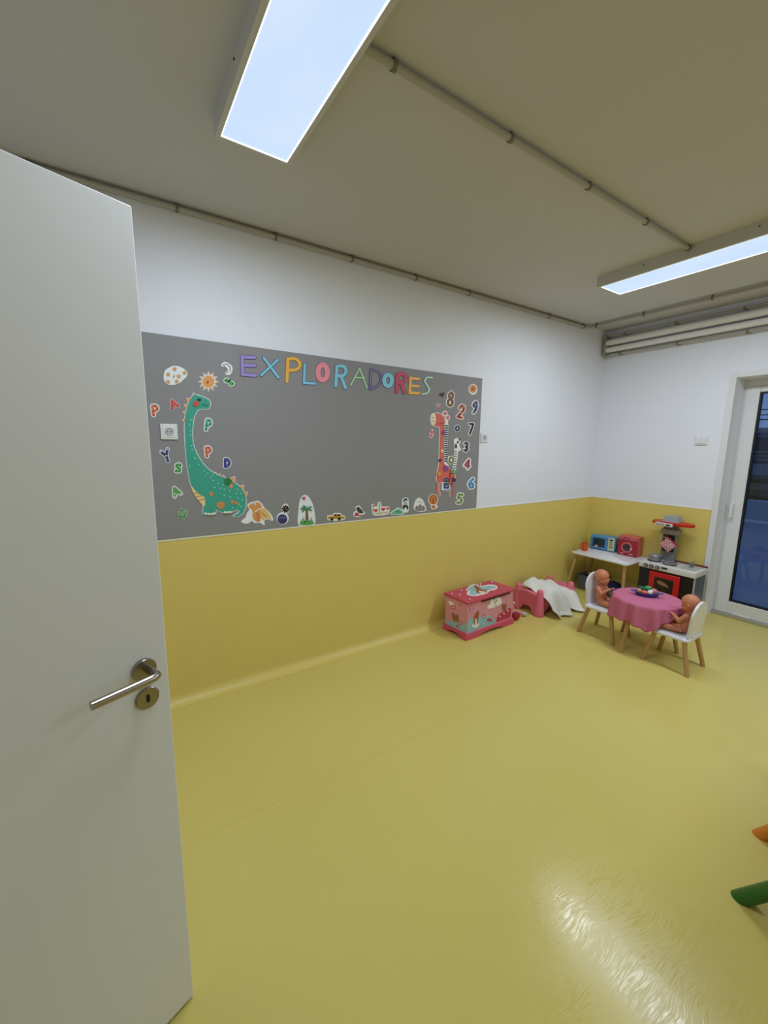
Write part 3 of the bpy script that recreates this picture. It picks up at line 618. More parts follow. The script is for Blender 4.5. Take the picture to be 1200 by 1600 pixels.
card('pink_drop_picture', 'pink heart cut-out in front of the giraffe neck', 'picture', c2, [('paper', (212, 170, 172), [blob((788, 578), (796, 548), (812, 540), (818, 570), (808, 598), (792, 596))]), ('heart', (196, 84, 96), [heart(804, 560, 12, 0.3), heart(800, 582, 10, -0.2)])])
# giraffe with height ruler
gb = blob((204, 438), (250, 446), (284, 476), (300, 528), (296, 600), (294, 760), (292, 900), (300, 965), (345, 1015), (392, 1060), (402, 1110), (392, 1150), (300, 1154), (216, 1150), (222, 1050), (238, 960), (244, 780), (246, 600), (230, 578), (192, 570), (178, 500))
ticks = [[[(290, 562+k*23), (328-k*0.6, 562+k*23), (328-k*0.6, 575+k*23), (290, 575+k*23)]] for k in range(17)]
lg = stroke([(240, 1145), (236, 1230), (246, 1292)], 13)+stroke([(222, 1145), (218, 1220), (208, 1266)], 11)+stroke([(352, 1145), (346, 1230), (352, 1296)], 12)+stroke([(390, 1145), (392, 1230), (384, 1300)], 13)
card('giraffe_picture', 'tall pink giraffe cut-out with black and white ruler neck', 'picture', c3, [
     ('paper', (218, 206, 196), [grow(gb, 7), circ(300, 440, 28, 30), circ(328, 484, 26, 28), poly((284, 500), (334, 500), (322, 964), (284, 964)), circ(178, 502, 32, 68)]+stroke([(240, 1145), (236, 1230), (246, 1292)], 22)+stroke([(352, 1145), (346, 1230), (352, 1296)], 20)),
     ('hide', (206, 92, 80), [gb]+lg), ('muzzle', (226, 206, 164), [circ(179, 502, 25, 62)]), ('horns', (200, 92, 104), [circ(300, 440, 15, 18), circ(328, 484, 14, 17)]),
     ('ruler', (226, 224, 216), [poly((288, 552), (332, 552), (318, 962), (286, 962)), poly((286, 955), (318, 955), (340, 985), (320, 1000))]), ('ruler_ticks', (28, 26, 30), ticks),
     ('purple_spots', (140, 66, 120), [circ(280, 640, 16, 24), circ(308, 1012, 28, 30)]), ('cream_spots', (224, 178, 140), [circ(264, 830, 15, 20)]), ('navy_spots', (50, 46, 96), [heart(243, 928, 18), circ(392, 1130, 16, 20)]), ('orange_spots', (214, 138, 66), [circ(234, 1066, 17, 26)]),
     ('eye', (60, 24, 30), stroke([(248, 536), (258, 552), (268, 540)], 5)+[circ(170, 484, 4, 6), circ(172, 520, 4, 6)])])
zs = blob((392, 730), (402, 704), (432, 698), (460, 706), (462, 740), (450, 770), (468, 820), (440, 836), (432, 900), (416, 1000), (410, 1040), (380, 1040), (388, 940), (394, 850), (400, 790))
card('zebra_picture', 'white and grey zebra cut-out with long checked neck', 'picture', c3, [('paper', (212, 216, 220), [zs]), ('ink', (44, 44, 50), [blob((440, 704), (462, 704), (452, 730)), circ(414, 780, 10, 26), circ(434, 740, 12, 10)]+[s for k in range(8) for s in stroke([(398-k*1.5, 838+k*24), (424-k*2, 842+k*24)], 7)])])
card('round_frame_picture', 'olive green round frame cut-out on the giraffe back', 'picture', c3, [('paper', (206, 204, 186), [poly((330, 884), (384, 882), (388, 955), (350, 975), (324, 940))]), ('ring', (104, 104, 46), [ring(362, 926, 20, 28, 16)]), ('center', (226, 220, 200), [circ(362, 926, 12, 18)])], base=0.0032)
lad = stroke([(356, 1020), (336, 1180)], 8)+stroke([(392, 1020), (366, 1190)], 8)+[s for k in range(6) for s in stroke([(354-k*3, 1040+k*26), (388-k*4, 1044+k*26)], 6)]
card('ladder_picture', 'red ladder cut-out leaning over the giraffe body', 'picture', c3, [('paper', (150, 40, 44), lad), ('cart', (84, 158, 92), [poly((364, 1034), (412, 1036), (414, 1066), (364, 1062))]), ('box', (206, 120, 52), [poly((360, 1072), (380, 1074), (378, 1098), (358, 1096))])], base=0.0042)
card('robot_picture', 'dark blue robot cut-out between the giraffe legs', 'picture', c3, [('paper', (196, 202, 212), [poly((268, 1160), (346, 1162), (350, 1225), (330, 1252), (282, 1250), (258, 1230))]), ('body', (46, 60, 92), [poly((284, 1164), (340, 1166), (338, 1224), (284, 1222)), circ(312, 1134, 26, 24)]), ('panel', (120, 140, 170), [circ(312, 1196, 14, 12), circ(303, 1132, 6), circ(322, 1132, 6)]), ('feet', (70, 90, 130), [circ(296, 1240, 10, 6), circ(326, 1240, 10, 6)])], base=0.0032)

# ================================================================ FURNITURE AND TOYS
def wood_mat(name, a, b, sc=(4, 4, 40)):
    m = bpy.data.materials.new(name); m.use_nodes = True; nt = m.node_tree; B = nt.nodes['Principled BSDF']
    tc = nt.nodes.new('ShaderNodeTexCoord'); mp = nt.nodes.new('ShaderNodeMapping'); mp.inputs['Scale'].default_value = (60, 60, 6)
    nz = nt.nodes.new('ShaderNodeTexNoise'); nz.inputs['Scale'].default_value = 1.5; nz.inputs['Detail'].default_value = 5
    nt.links.new(tc.outputs['Object'], mp.inputs[0]); nt.links.new(mp.outputs[0], nz.inputs['Vector'])
    mx = nt.nodes.new('ShaderNodeMix'); mx.data_type = 'RGBA'; nt.links.new(nz.outputs[0], mx.inputs['Factor'])
    mx.inputs['A'].default_value = (*[lin(v) for v in a], 1); mx.inputs['B'].default_value = (*[lin(v) for v in b], 1)
    nt.links.new(mx.outputs['Result'], B.inputs['Base Color']); B.inputs['Roughness'].default_value = 0.5
    return m
M_wood = wood_mat('pale_wood', (176, 134, 84), (206, 166, 112))
M_wtop = mat('white_lacquer_top', (234, 234, 238), 0.32, var=0.015)
def rplate(x0, x1, y0, y1, z0, z1, r, n=6, bev=0.003):
    """horizontal plate with rounded corners"""
    L = []
    for (cx, cy_, a0) in ((x1-r, y1-r, 0), (x0+r, y1-r, PI/2), (x0+r, y0+r, PI), (x1-r, y0+r, 1.5*PI)):
        for k in range(n+1): L.append((cx+r*math.cos(a0+PI/2*k/n), cy_+r*math.sin(a0+PI/2*k/n)))
    bm = NB(); rings = []
    mx_, my_ = (x0+x1)/2, (y0+y1)/2
    for z, ins in ((z0, bev), (z0+bev, 0), (z1-bev, 0), (z1, bev)):
        rings.append([bm.verts.new((x-math.copysign(ins, x-mx_), y-math.copysign(ins, y-my_), z)) for x, y in L])
    for A, B in zip(rings, rings[1:]):
        for i in range(len(L)): bm.faces.new((A[i], A[(i+1) % len(L)], B[(i+1) % len(L)], B[i]))
    bm.faces.new(rings[0][::-1]); bm.faces.new(rings[-1])
    return bm
def leg(p_top, p_foot, rt, rf, seg=14):
    """turned splayed leg whose foot is cut flat on the floor"""
    bm = NB(); p_top, p_foot = Vector(p_top), Vector(p_foot); A = []; B = []
    for k in range(seg):
        c, s = math.cos(2*PI*k/seg), math.sin(2*PI*k/seg)
        A.append(bm.verts.new(p_foot+Vector((rf*c, rf*s, 0)))); B.append(bm.verts.new(p_top+Vector((rt*c, rt*s, 0))))
    for k in range(seg): bm.faces.new((A[k], A[(k+1) % seg], B[(k+1) % seg], B[k]))
    bm.faces.new(A[::-1]); bm.faces.new(B)
    return bm
# ---------------------------------------------------------------- toy box
bx0, bx1, by0, by1, bh = -2.502, -2.248, 2.285, 2.858, 0.325
t = thing('toy_box', ((bx0+bx1)/2, (by0+by1)/2, 0), 'pink wooden toy chest with printed animals and flowers by the yellow wall', 'toy box')
PK = (206, 66, 96); PKL = (204, 128, 142); BLU = (128, 172, 180)
bm = NB()
def plinth(bm, a, b, th, n):
    """skirting board between a and b with a cut-out arch"""
    a, b, n = Vector(a), Vector(b), Vector(n); d = b-a; L = [a, a+d*0.16]
    for k in range(7):
        u = k/6; L.append(a+d*(0.2+0.6*u)+Vector((0, 0, 0.026*min(1, 4*u, 4*(1-u)))))
    L += [a+d*0.84, b, b+Vector((0, 0, 0.052)), a+Vector((0, 0, 0.052))]
    extrude_loops(bm, [L], n, 0, th)
bodyz = 0.05
obj('plinth', (lambda bm: (plinth(bm, (bx1, by0-0.012, 0), (bx1, by1+0.012, 0), 0.012, (1, 0, 0)), bm)[1])(NB()), pm(PK), t)
obj('plinth', (lambda bm: (plinth(bm, (bx0-0.012, by0, 0), (bx1, by0, 0), 0.012, (0, -1, 0)), bm)[1])(NB()), pm(PK), t)
obj('plinth', (lambda bm: (plinth(bm, (bx0-0.012, by1, 0), (bx1, by1, 0), 0.012, (0, 1, 0)), bm)[1])(NB()), pm(PK), t)
obj('body', BX(bx0, bx1, by0, by1, bodyz, bh-0.018, 0.002), pm(PKL), t)
obj('lid', BX(bx0-0.014, bx1+0.012, by0-0.014, by1+0.012, bh-0.018, bh, 0.004), pm((188, 56, 80)), t); t.rotation_euler = (0, 0, math.radians(2.0))
obj('finger_slot', BX(bx1, bx1+0.0135, 2.44, 2.79, bh-0.030, bh-0.017), pm((44, 14, 22)), t)
fT = Face(2, bh, (0, 0, 1), 685, 895, 10.0); fF = Face(0, bx1, (1, 0, 0), 685, 895, 10.0); fS = Face(1, by0, (0, -1, 0), 685, 895, 10.0)
def prints(face, items):
    h = 0.0002
    for nm, colr, shapes in items:
        o = obj(nm, layer(face, shapes, h, h+0.0004), pm(colr, 0.4), t); h += 0.0005
        if len(shapes) > 1: o['kind'] = 'stuff'
BRN = (142, 84, 46); CRM = (218, 212, 200)
def flowers(pts, r): return [star(x, y, r, r*0.6, 6) for x, y in pts]
prints(fT, [('cloud_edge', (216, 210, 214), [blob((430, 270), (500, 200), (580, 178), (700, 205), (800, 186), (905, 200), (930, 240), (880, 270), (800, 285), (760, 320), (660, 345), (560, 362), (470, 350), (430, 318), (470, 295))]),
            ('cloud', BLU, [blob((446, 270), (510, 212), (590, 196), (700, 222), (800, 204), (890, 212), (905, 240), (840, 262), (770, 276), (720, 310), (620, 330), (540, 345), (470, 330), (500, 290))]),
            ('fawn', BRN, [blob((560, 205), (605, 195), (625, 225), (690, 262), (760, 290), (740, 312), (700, 310), (640, 322), (600, 310), (585, 262))]+stroke([(650, 200), (632, 230)], 12)+stroke([(690, 268), (790, 268)], 9)),
            ('fawn_belly', (224, 200, 176), [blob((630, 285), (690, 292), (740, 300), (680, 318), (640, 312))]),
            ('blossoms', (226, 168, 190), flowers([(325, 345), (478, 410), (200, 325), (850, 150), (670, 178), (360, 272), (545, 325), (850, 238)], 16))])
prints(fF, [('meadow', BLU, [blob((440, 760), (520, 700), (640, 690), (760, 665), (830, 700), (900, 745), (900, 780), (760, 830), (600, 880), (445, 945))]),
            ('red_hill', (176, 42, 70), [blob((900, 770), (940, 660), (1020, 610), (1090, 570), (1140, 560), (1136, 690), (1020, 735))]),
            ('cloud', CRM, [blob((765, 560), (760, 520), (800, 480), (810, 420), (870, 390), (960, 360), (985, 430), (990, 480), (920, 520), (850, 545)), star(1075, 325, 38, 24, 6)]),
            ('puddle', CRM, [circ(565, 810, 62, 40, -0.3)]),
            ('deer', BRN, [blob((536, 690), (560, 640), (590, 600), (622, 598), (612, 660), (606, 720), (590, 750), (545, 740))]+stroke([(545, 730), (540, 805)], 17)+stroke([(592, 730), (592, 795)], 17)+stroke([(1008, 500), (1014, 580)], 24)+[circ(1026, 548, 34, 46), circ(1052, 505, 12, 26)]),
            ('deer_belly', (222, 196, 170), [circ(568, 752, 16, 44)]),
            ('flowers', (196, 50, 96), flowers([(492, 545), (695, 672), (955, 682), (1085, 595), (1022, 640)], 32)+[circ(775, 735, 26), circ(815, 740, 20)]),
            ('flower_hearts', (238, 214, 220), [circ(x, y, 12) for x, y in ((492, 545), (692, 676), (955, 682), (1085, 595), (1022, 640))]),
            ('rain_drops', (50, 44, 60), [circ(x, y, 9) for x, y in ((858, 408), (898, 436), (875, 462), (968, 376), (892, 510), (905, 380))])])
prints(fS, [('meadow', BLU, [blob((112, 760), (200, 740), (300, 780), (408, 790), (410, 925), (260, 860), (112, 800))]),
            ('cloud', CRM, [blob((150, 440), (190, 440), (240, 490), (190, 495), (160, 480))]),
            ('squirrel', BRN, [blob((200, 640), (226, 618), (256, 660), (290, 690), (300, 740), (262, 770), (220, 730)), circ(285, 670, 14, 34)]),
            ('flowers', (196, 56, 92), flowers([(226, 532), (330, 782)], 36)+[heart(330, 496, 16), circ(285, 825, 26, 12, 0.7)]),
            ('flower_hearts', (226, 186, 196), [circ(226, 532, 14), circ(330, 782, 14), circ(262, 752, 10)])])

# ---------------------------------------------------------------- doll bed
t = thing('doll_bed', (-2.355, 3.45, 0), 'pink plastic doll bed with knobbed corner posts beside the toy chest', 'doll bed')
CP = (200, 98, 120)
MPK = mat('pink_plastic', CP, 0.38, k=KK, var=0.03)
def post(x, y, h, name='post'):
    pr = [(0, 0), (0.046, 0), (0.050, 0.01), (0.044, 0.06), (0.038, 0.13), (0.030, h-0.035), (0.026, h-0.014), (0.017, h-0.003), (0, h)]
    obj(name, lathe(NB(), pr, (x, y, 0), 20), MPK, t, smooth=True, angle=1.2)
cx0, cx1, cy0, cy1 = -2.478, -2.238, 3.215, 3.70
for x in (cx0, cx1):
    post(x, cy0, 0.252); post(x, cy1, 0.245)
def endboard(y):
    bm = NB(); L = [Vector((cx0, y, 0.02)), Vector((cx0+0.05, y, 0.02))]
    for k in range(9):
        u = k/8; L.append(Vector((cx0+0.055+(cx1-cx0-0.11)*u, y, 0.02+0.05*min(1, 5*u, 5*(1-u)))))
    L += [Vector((cx1-0.05, y, 0.02)), Vector((cx1, y, 0.02)), Vector((cx1, y, 0.185))]
    for k in range(7):
        u = k/6; L.append(Vector((cx1+(cx0-cx1)*u, y, 0.185+0.022*math.sin(PI*u))))
    L.append(Vector((cx0, y, 0.185)))
    extrude_loops(bm, [L], (0, 1, 0), -0.028, 0.028)
    bmesh.ops.remove_doubles(bm, verts=bm.verts, dist=1e-5)
    obj('end_board', bm, MPK, t)
endboard(cy0); endboard(cy1)
for x in (cx0, cx1):
    bm = NB(); L = [Vector((x, cy0, 0.03)), Vector((x, cy0+0.06, 0.03))]
    for k in range(9):
        u = k/8; L.append(Vector((x, cy0+0.07+(cy1-cy0-0.14)*u, 0.03+0.05*min(1, 5*u, 5*(1-u)))))
    L += [Vector((x, cy1-0.06, 0.03)), Vector((x, cy1, 0.03)), Vector((x, cy1, 0.17)), Vector((x, cy0, 0.17))]
    extrude_loops(bm, [L], (1, 0, 0), -0.018, 0.018); obj('side_rail', bm, MPK, t)
obj('bed_base', BX(cx0+0.01, cx1-0.01, cy0, cy1, 0.085, 0.11, 0.003), MPK, t)

# soft body helper: many rounded volumes fused into one skin
def fused(name, fn, m, parent, voxel, smooth=6):
    bm = NB(); fn(bm); me = bpy.data.meshes.new('tmp'); bm.to_mesh(me); bm.free()
    o = bpy.data.objects.new('tmp', me); COL.objects.link(o)
    md = o.modifiers.new('r', 'REMESH'); md.mode = 'VOXEL'; md.voxel_size = voxel
    ms = o.modifiers.new('s', 'SMOOTH'); ms.factor = 0.5; ms.iterations = smooth
    dg = bpy.context.evaluated_depsgraph_get(); ev = o.evaluated_get(dg); mesh = bpy.data.meshes.new_from_object(ev)
    bpy.data.objects.remove(o); bm = NB(); bm.from_mesh(mesh); bpy.data.meshes.remove(mesh)
    return obj(name, bm, m, parent, smooth=True, angle=3.0)
MSKIN = mat('doll_vinyl', (198, 124, 90), 0.42, var=0.04, k=1.12)
MSKIN2 = mat('doll_vinyl_brown', (168, 100, 72), 0.45, var=0.04, k=1.4)

# blanket heaped in the bed and hanging over its side to the floor
MBL = mat('white_blanket', (236, 234, 229), 0.85, var=0.03, bump=0.5, bscale=260)
bm = NB(); NU, NV = 60, 44; G = []
def prof(v, u):
    y = 3.246+0.46*u
    # path across the bed: s from the wall side rail to the floor in front
    top = 0.226+0.054*math.exp(-((u-0.30)/0.26)**2)-0.03*u-0.030*max(0, 0.12-u)/0.12
    reach = 1.0-0.16*math.exp(-((u-0.60)/0.10)**2)-0.35*max(0, 0.10-u)/0.10-0.12*max(0, u-0.92)/0.08
    s = v
    if s < 0.52:
        q = s/0.52; x = -2.488+0.268*q; z = top-0.035*q*q+0.012*math.sin(9*u+5*q)*math.sin(PI*q)+0.006*math.sin(23*u+3*q)-0.025*max(0, 0.12-q)/0.12
    else:
        q = (s-0.52)/0.48*reach; x = -2.220+0.118*q**0.8; z = (top-0.035)-(top-0.035-0.012)*min(1, q*1.0)**1.25
        fold = math.sin(2*PI*(u*2.55+0.12)); x += 0.030*fold*q+0.005*math.sin(31*u)*q
        if q > 0.92: x += (q-0.92)*0.3
    return Vector((x, y+0.01*math.sin(7*v+2), max(0.010, z)))
for i in range(NU+1): G.append([bm.verts.new(prof(j/NV, i/NU)) for j in range(NV+1)])
for i in range(NU):
    for j in range(NV): bm.faces.new((G[i][j], G[i+1][j], G[i+1][j+1], G[i][j+1]))
bl = obj('blanket', bm, MBL, None, smooth=True, angle=3, label='rumpled white blanket spilling out of the pink doll bed', cat='blanket')
sm = bl.modifiers.new('thick', 'SOLIDIFY'); sm.thickness = 0.011; sm.offset = 1; bl.modifiers.new('soft', 'SUBSURF').render_levels = 1
# doll lying in the bed, only head and arm show past the blanket
t = thing('lying_doll', (-2.42, 3.62, 0.11), 'brown baby doll lying at the far end of the pink bed', 'doll')
def lying(bm):
    ell(bm, (-2.425, 3.635, 0.165), (0.040, 0.045, 0.045)); ell(bm, (-2.41, 3.53, 0.15), (0.042, 0.07, 0.035))
    capsule(bm, (-2.435, 3.58, 0.16), 0.015, (-2.468, 3.615, 0.215), 0.012); capsule(bm, (-2.468, 3.615, 0.215), 0.012, (-2.440, 3.66, 0.228), 0.010)
    for k in range(4): capsule(bm, (-2.442+0.006*k, 3.66, 0.228), 0.005, (-2.430+0.007*k, 3.68, 0.222-0.003*k), 0.0045)
    capsule(bm, (-2.445, 3.655, 0.228), 0.005, (-2.452, 3.672, 0.238), 0.0045)
fused('body', lying, MSKIN2, t, 0.003)
# small limp doll dropped between chest and bed
t = thing('rag_doll', (-2.385, 3.02, 0), 'little rag doll dropped between the toy chest and doll bed', 'doll')
def rag(bm):
    ell(bm, (-2.40, 3.0, 0.06), (0.04, 0.05, 0.045)); ell(bm, (-2.33, 2.96, 0.04), (0.05, 0.035, 0.035)); capsule(bm, (-2.36, 3.01, 0.045), 0.016, (-2.31, 3.07, 0.03), 0.014)
fused('body', rag, mat('rag_cloth', (186, 120, 126), 0.85, k=1.5), t, 0.004)
obj('shoe', ell(NB(), (-2.298, 3.085, 0.024), (0.020, 0.026, 0.020)), pm((176, 160, 168)), t, smooth=True)
obj('dress', ell(NB(), (-2.29, 2.955, 0.04), (0.034, 0.040, 0.036)), pm((150, 26, 50), 0.8), t, smooth=True)
obj('collar', ell(NB(), (-2.385, 3.03, 0.112), (0.016, 0.018, 0.014)), pm((214, 170, 172), 0.8), t, smooth=True)

# ---------------------------------------------------------------- children's chairs
def make_chair():
    t = thing('child_chair', (0, 0, 0), 'white child chair', 'chair', 'white child chairs with wooden legs')
    obj('seat', rplate(-0.125, 0.122, -0.132, 0.132, 0.232, 0.252, 0.035), M_wtop, t, smooth=True)
    L = []
    for k in range(17):
        a = PI*k/16; L.append((0.118*math.cos(a), 0.405+0.105*math.sin(a)))
    L = [(0.104, 0.232)]+L+[(-0.104, 0.232)]
    def P(y, z): return Vector((-0.106-(z-0.23)*0.09, y, z))
    bm = NB(); extrude_loops(bm, [[P(y, z) for y, z in L]], (1, 0, 0), -0.0075, 0.0075)
    es = [e for e in bm.edges if e.calc_face_angle(0) > 1.0]
    bmesh.ops.bevel(bm, geom=es, offset=0.003, segments=2, affect='EDGES')
    obj('backrest', bm, M_wtop, t, smooth=True, angle=0.9)
    obj('back_tab', BX(-0.125, -0.1145, -0.05, 0.05, 0.252, 0.262, 0.003), M_wtop, t)
    for sx in (-1, 1):
        for s_ in (-1, 1): obj('leg', leg((0.092*sx, 0.098*s_, 0.234), (0.145*sx, 0.134*s_, 0), 0.0165, 0.0145), M_wood, t, smooth=True)
    return t
ch1 = make_chair()
ch1.location = (-1.700, 3.352, 0); ch1['label'] = 'white child chair with wooden legs, left of the pink cloth table'
ch2 = dup(ch1, (-1.178, 3.326, 0), PI, 'white child chair with wooden legs, right of the pink cloth table')

# ---------------------------------------------------------------- round table and cloth
tx, ty, tz = -1.415, 3.385, 0.408
t = thing('round_table', (tx, ty, 0), 'small round three-legged wooden table under the pink cloth', 'table')
obj('table_top', lathe(NB(), [(0, tz-0.022), (0.222, tz-0.022), (0.228, tz-0.018), (0.228, tz-0.006), (0.222, tz), (0, tz)], (tx, ty, 0), 48), M_wtop, t, smooth=True)
for fx, fy in ((-1.464, 3.158), (-1.643, 3.538), (-1.218, 3.513)):
    d = Vector((fx-tx, fy-ty, 0)); obj('leg', leg(Vector((tx, ty, tz-0.022))+d*0.62, (fx, fy, 0), 0.017, 0.0145), M_wood, t, smooth=True)
MCL = mat('pink_cloth', (190, 102, 132), 0.8, k=1.2, var=0.03, bump=0.25, bscale=500)
HANG = [(-180, .10), (-162, .11), (-152, .148), (-140, .152), (-132, .190), (-120, .175), (-95, .162), (-75, .178), (-63, .210), (-55, .185), (-49, .148), (-35, .115), (-20, .070), (0, .050), (30, .06), (60, .09), (90, .10), (120, .12), (150, .11), (180, .10)]
def hang(a):
    a = (math.degrees(a)+180) % 360-180
    for (a0, h0), (a1, h1) in zip(HANG, HANG[1:]):
        if a0 <= a <= a1:
            q = (a-a0)/(a1-a0); q = q*q*(3-2*q); return h0+(h1-h0)*q
    return .15
bm = NB(); NA = 160; rings = []
for r_ in (0.05, 0.12, 0.19, 0.226): rings.append([bm.verts.new((tx+r_*math.cos(2*PI*k/NA), ty+r_*math.sin(2*PI*k/NA), tz+0.003)) for k in range(NA)])
for j in range(1, 13):
    q = j/12; R = []
    for k in range(NA):
        a = 2*PI*k/NA; h = hang(a); fold = (math.sin(a*13+0.6)+0.5*math.sin(a*21+1.1))*0.013*q**0.8*(0.4+h*5)
        rr = 0.2335+0.014*q+fold
        R.append(bm.verts.new((tx+rr*math.cos(a), ty+rr*math.sin(a), tz+0.003-(h-0.003)*(q**1.2 if q < 0.3 else q-0.3+0.3**1.2))))
    rings.append(R)
for A, B in zip(rings, rings[1:]):
    for k in range(NA): bm.faces.new((A[k], A[(k+1) % NA], B[(k+1) % NA], B[k]))
bm.faces.new(rings[0][::-1])
cl_ = obj('tablecloth', bm, MCL, None, smooth=True, angle=1.2, label='pink cotton cloth hanging in folds over the small round table', cat='tablecloth')
sm = cl_.modifiers.new('thick', 'SOLIDIFY'); sm.thickness = 0.0018; sm.offset = 1

# ---------------------------------------------------------------- bowl of toy food
TZ = tz+0.0055
bc = Vector((-1.435, 3.415, TZ)); RB = Matrix.Rotation(math.radians(0), 4, 'Z')
t = thing('bowl', bc, 'blue oval plastic bowl holding toy food on the pink cloth', 'bowl')
MS = Matrix.Rotation(math.radians(32), 4, 'Z') @ Matrix.Diagonal((1.25, 0.82, 1, 1))
obj('dish', lathe(NB(), [(0, 0.003), (0.045, 0.003), (0.056, 0.013), (0.066, 0.032), (0.069, 0.032), (0.060, 0.010), (0.047, 0.0), (0, 0.0)], bc, 32, MS), pm((34, 58, 132), 0.3), t, smooth=True, angle=1.0)
for s_ in (-1, 1):
    e = MS @ Vector((0.068*s_, 0, 0.030)); f = MS @ Vector((0.084*s_, 0, 0.032)); n_ = MS @ Vector((0, 0.022, 0))
    obj('grip', tube(NB(), ospline([tuple(bc+e+n_), tuple(bc+f+n_*0.6), tuple(bc+f-n_*0.6), tuple(bc+e-n_)], 4), 0.004, 8), pm((40, 100, 160), 0.3), t, smooth=True)
def food(name, label, fn, colr, off, rough=0.45, cat='toy food'):
    bm = NB(); fn(bm, bc+(Matrix.Rotation(math.radians(32), 4, 'Z') @ Vector(off)))
    return obj(name, bm, pm(colr, rough), None, smooth=True, angle=1.2, label=label, cat=cat, group='toy food in the blue bowl')
def egg(bm, c, r=(0.019, 0.019, 0.024), rx=0.5):
    M = Matrix.Rotation(rx, 4, 'Y')
    q = bmesh.ops.create_uvsphere(bm, u_segments=18, v_segments=12, radius=1.0)['verts']
    for v in q:
        k = 1-0.18*v.co.z; v.co = c+(M @ Vector((v.co.x*r[0]*k, v.co.y*r[1]*k, v.co.z*r[2])))
def lump(bm, c, r, amp=0.15, fr_=60):
    q = bmesh.ops.create_icosphere(bm, subdivisions=3, radius=1.0)['verts']
    for v in q:
        k = 1+amp*noise.noise(v.co*2.2+c*7); v.co = c+Vector((v.co.x*r[0]*k, v.co.y*r[1]*k, v.co.z*r[2]*k))
food('toy_egg', 'white toy egg standing in the blue bowl', lambda b, c: egg(b, c), (228, 228, 232), (0.018, -0.020, 0.036))
food('toy_carrot', 'orange toy vegetable at the front of the blue bowl', lambda b, c: lump(b, c, (0.028, 0.018, 0.015)), (222, 92, 40), (-0.022, -0.026, 0.032))
food('toy_peach', 'peach coloured toy fruit at the left end of the bowl', lambda b, c: lump(b, c, (0.020, 0.019, 0.019), 0.08), (196, 122, 96), (-0.052, -0.002, 0.032))
food('toy_onion', 'dusty pink toy fruit at the right end of the bowl', lambda b, c: lump(b, c, (0.028, 0.025, 0.025), 0.12), (184, 104, 116), (0.045, 0.008, 0.037))
food('toy_cucumber', 'dark green toy leaf lying across the bowl back', lambda b, c: (lump(b, c, (0.036, 0.020, 0.011), 0.3), lump(b, c+Vector((-0.02, 0.004, 0.004)), (0.020, 0.014, 0.009), 0.3)), (16, 84, 56), (-0.026, 0.014, 0.052))
food('toy_lettuce', 'bright green toy lettuce on top of the bowl', lambda b, c: (lump(b, c, (0.024, 0.020, 0.017), 0.45), lump(b, c+Vector((0.012, 0.004, 0.006)), (0.014, 0.012, 0.011), 0.45)), (44, 150, 78), (0.004, 0.014, 0.056))

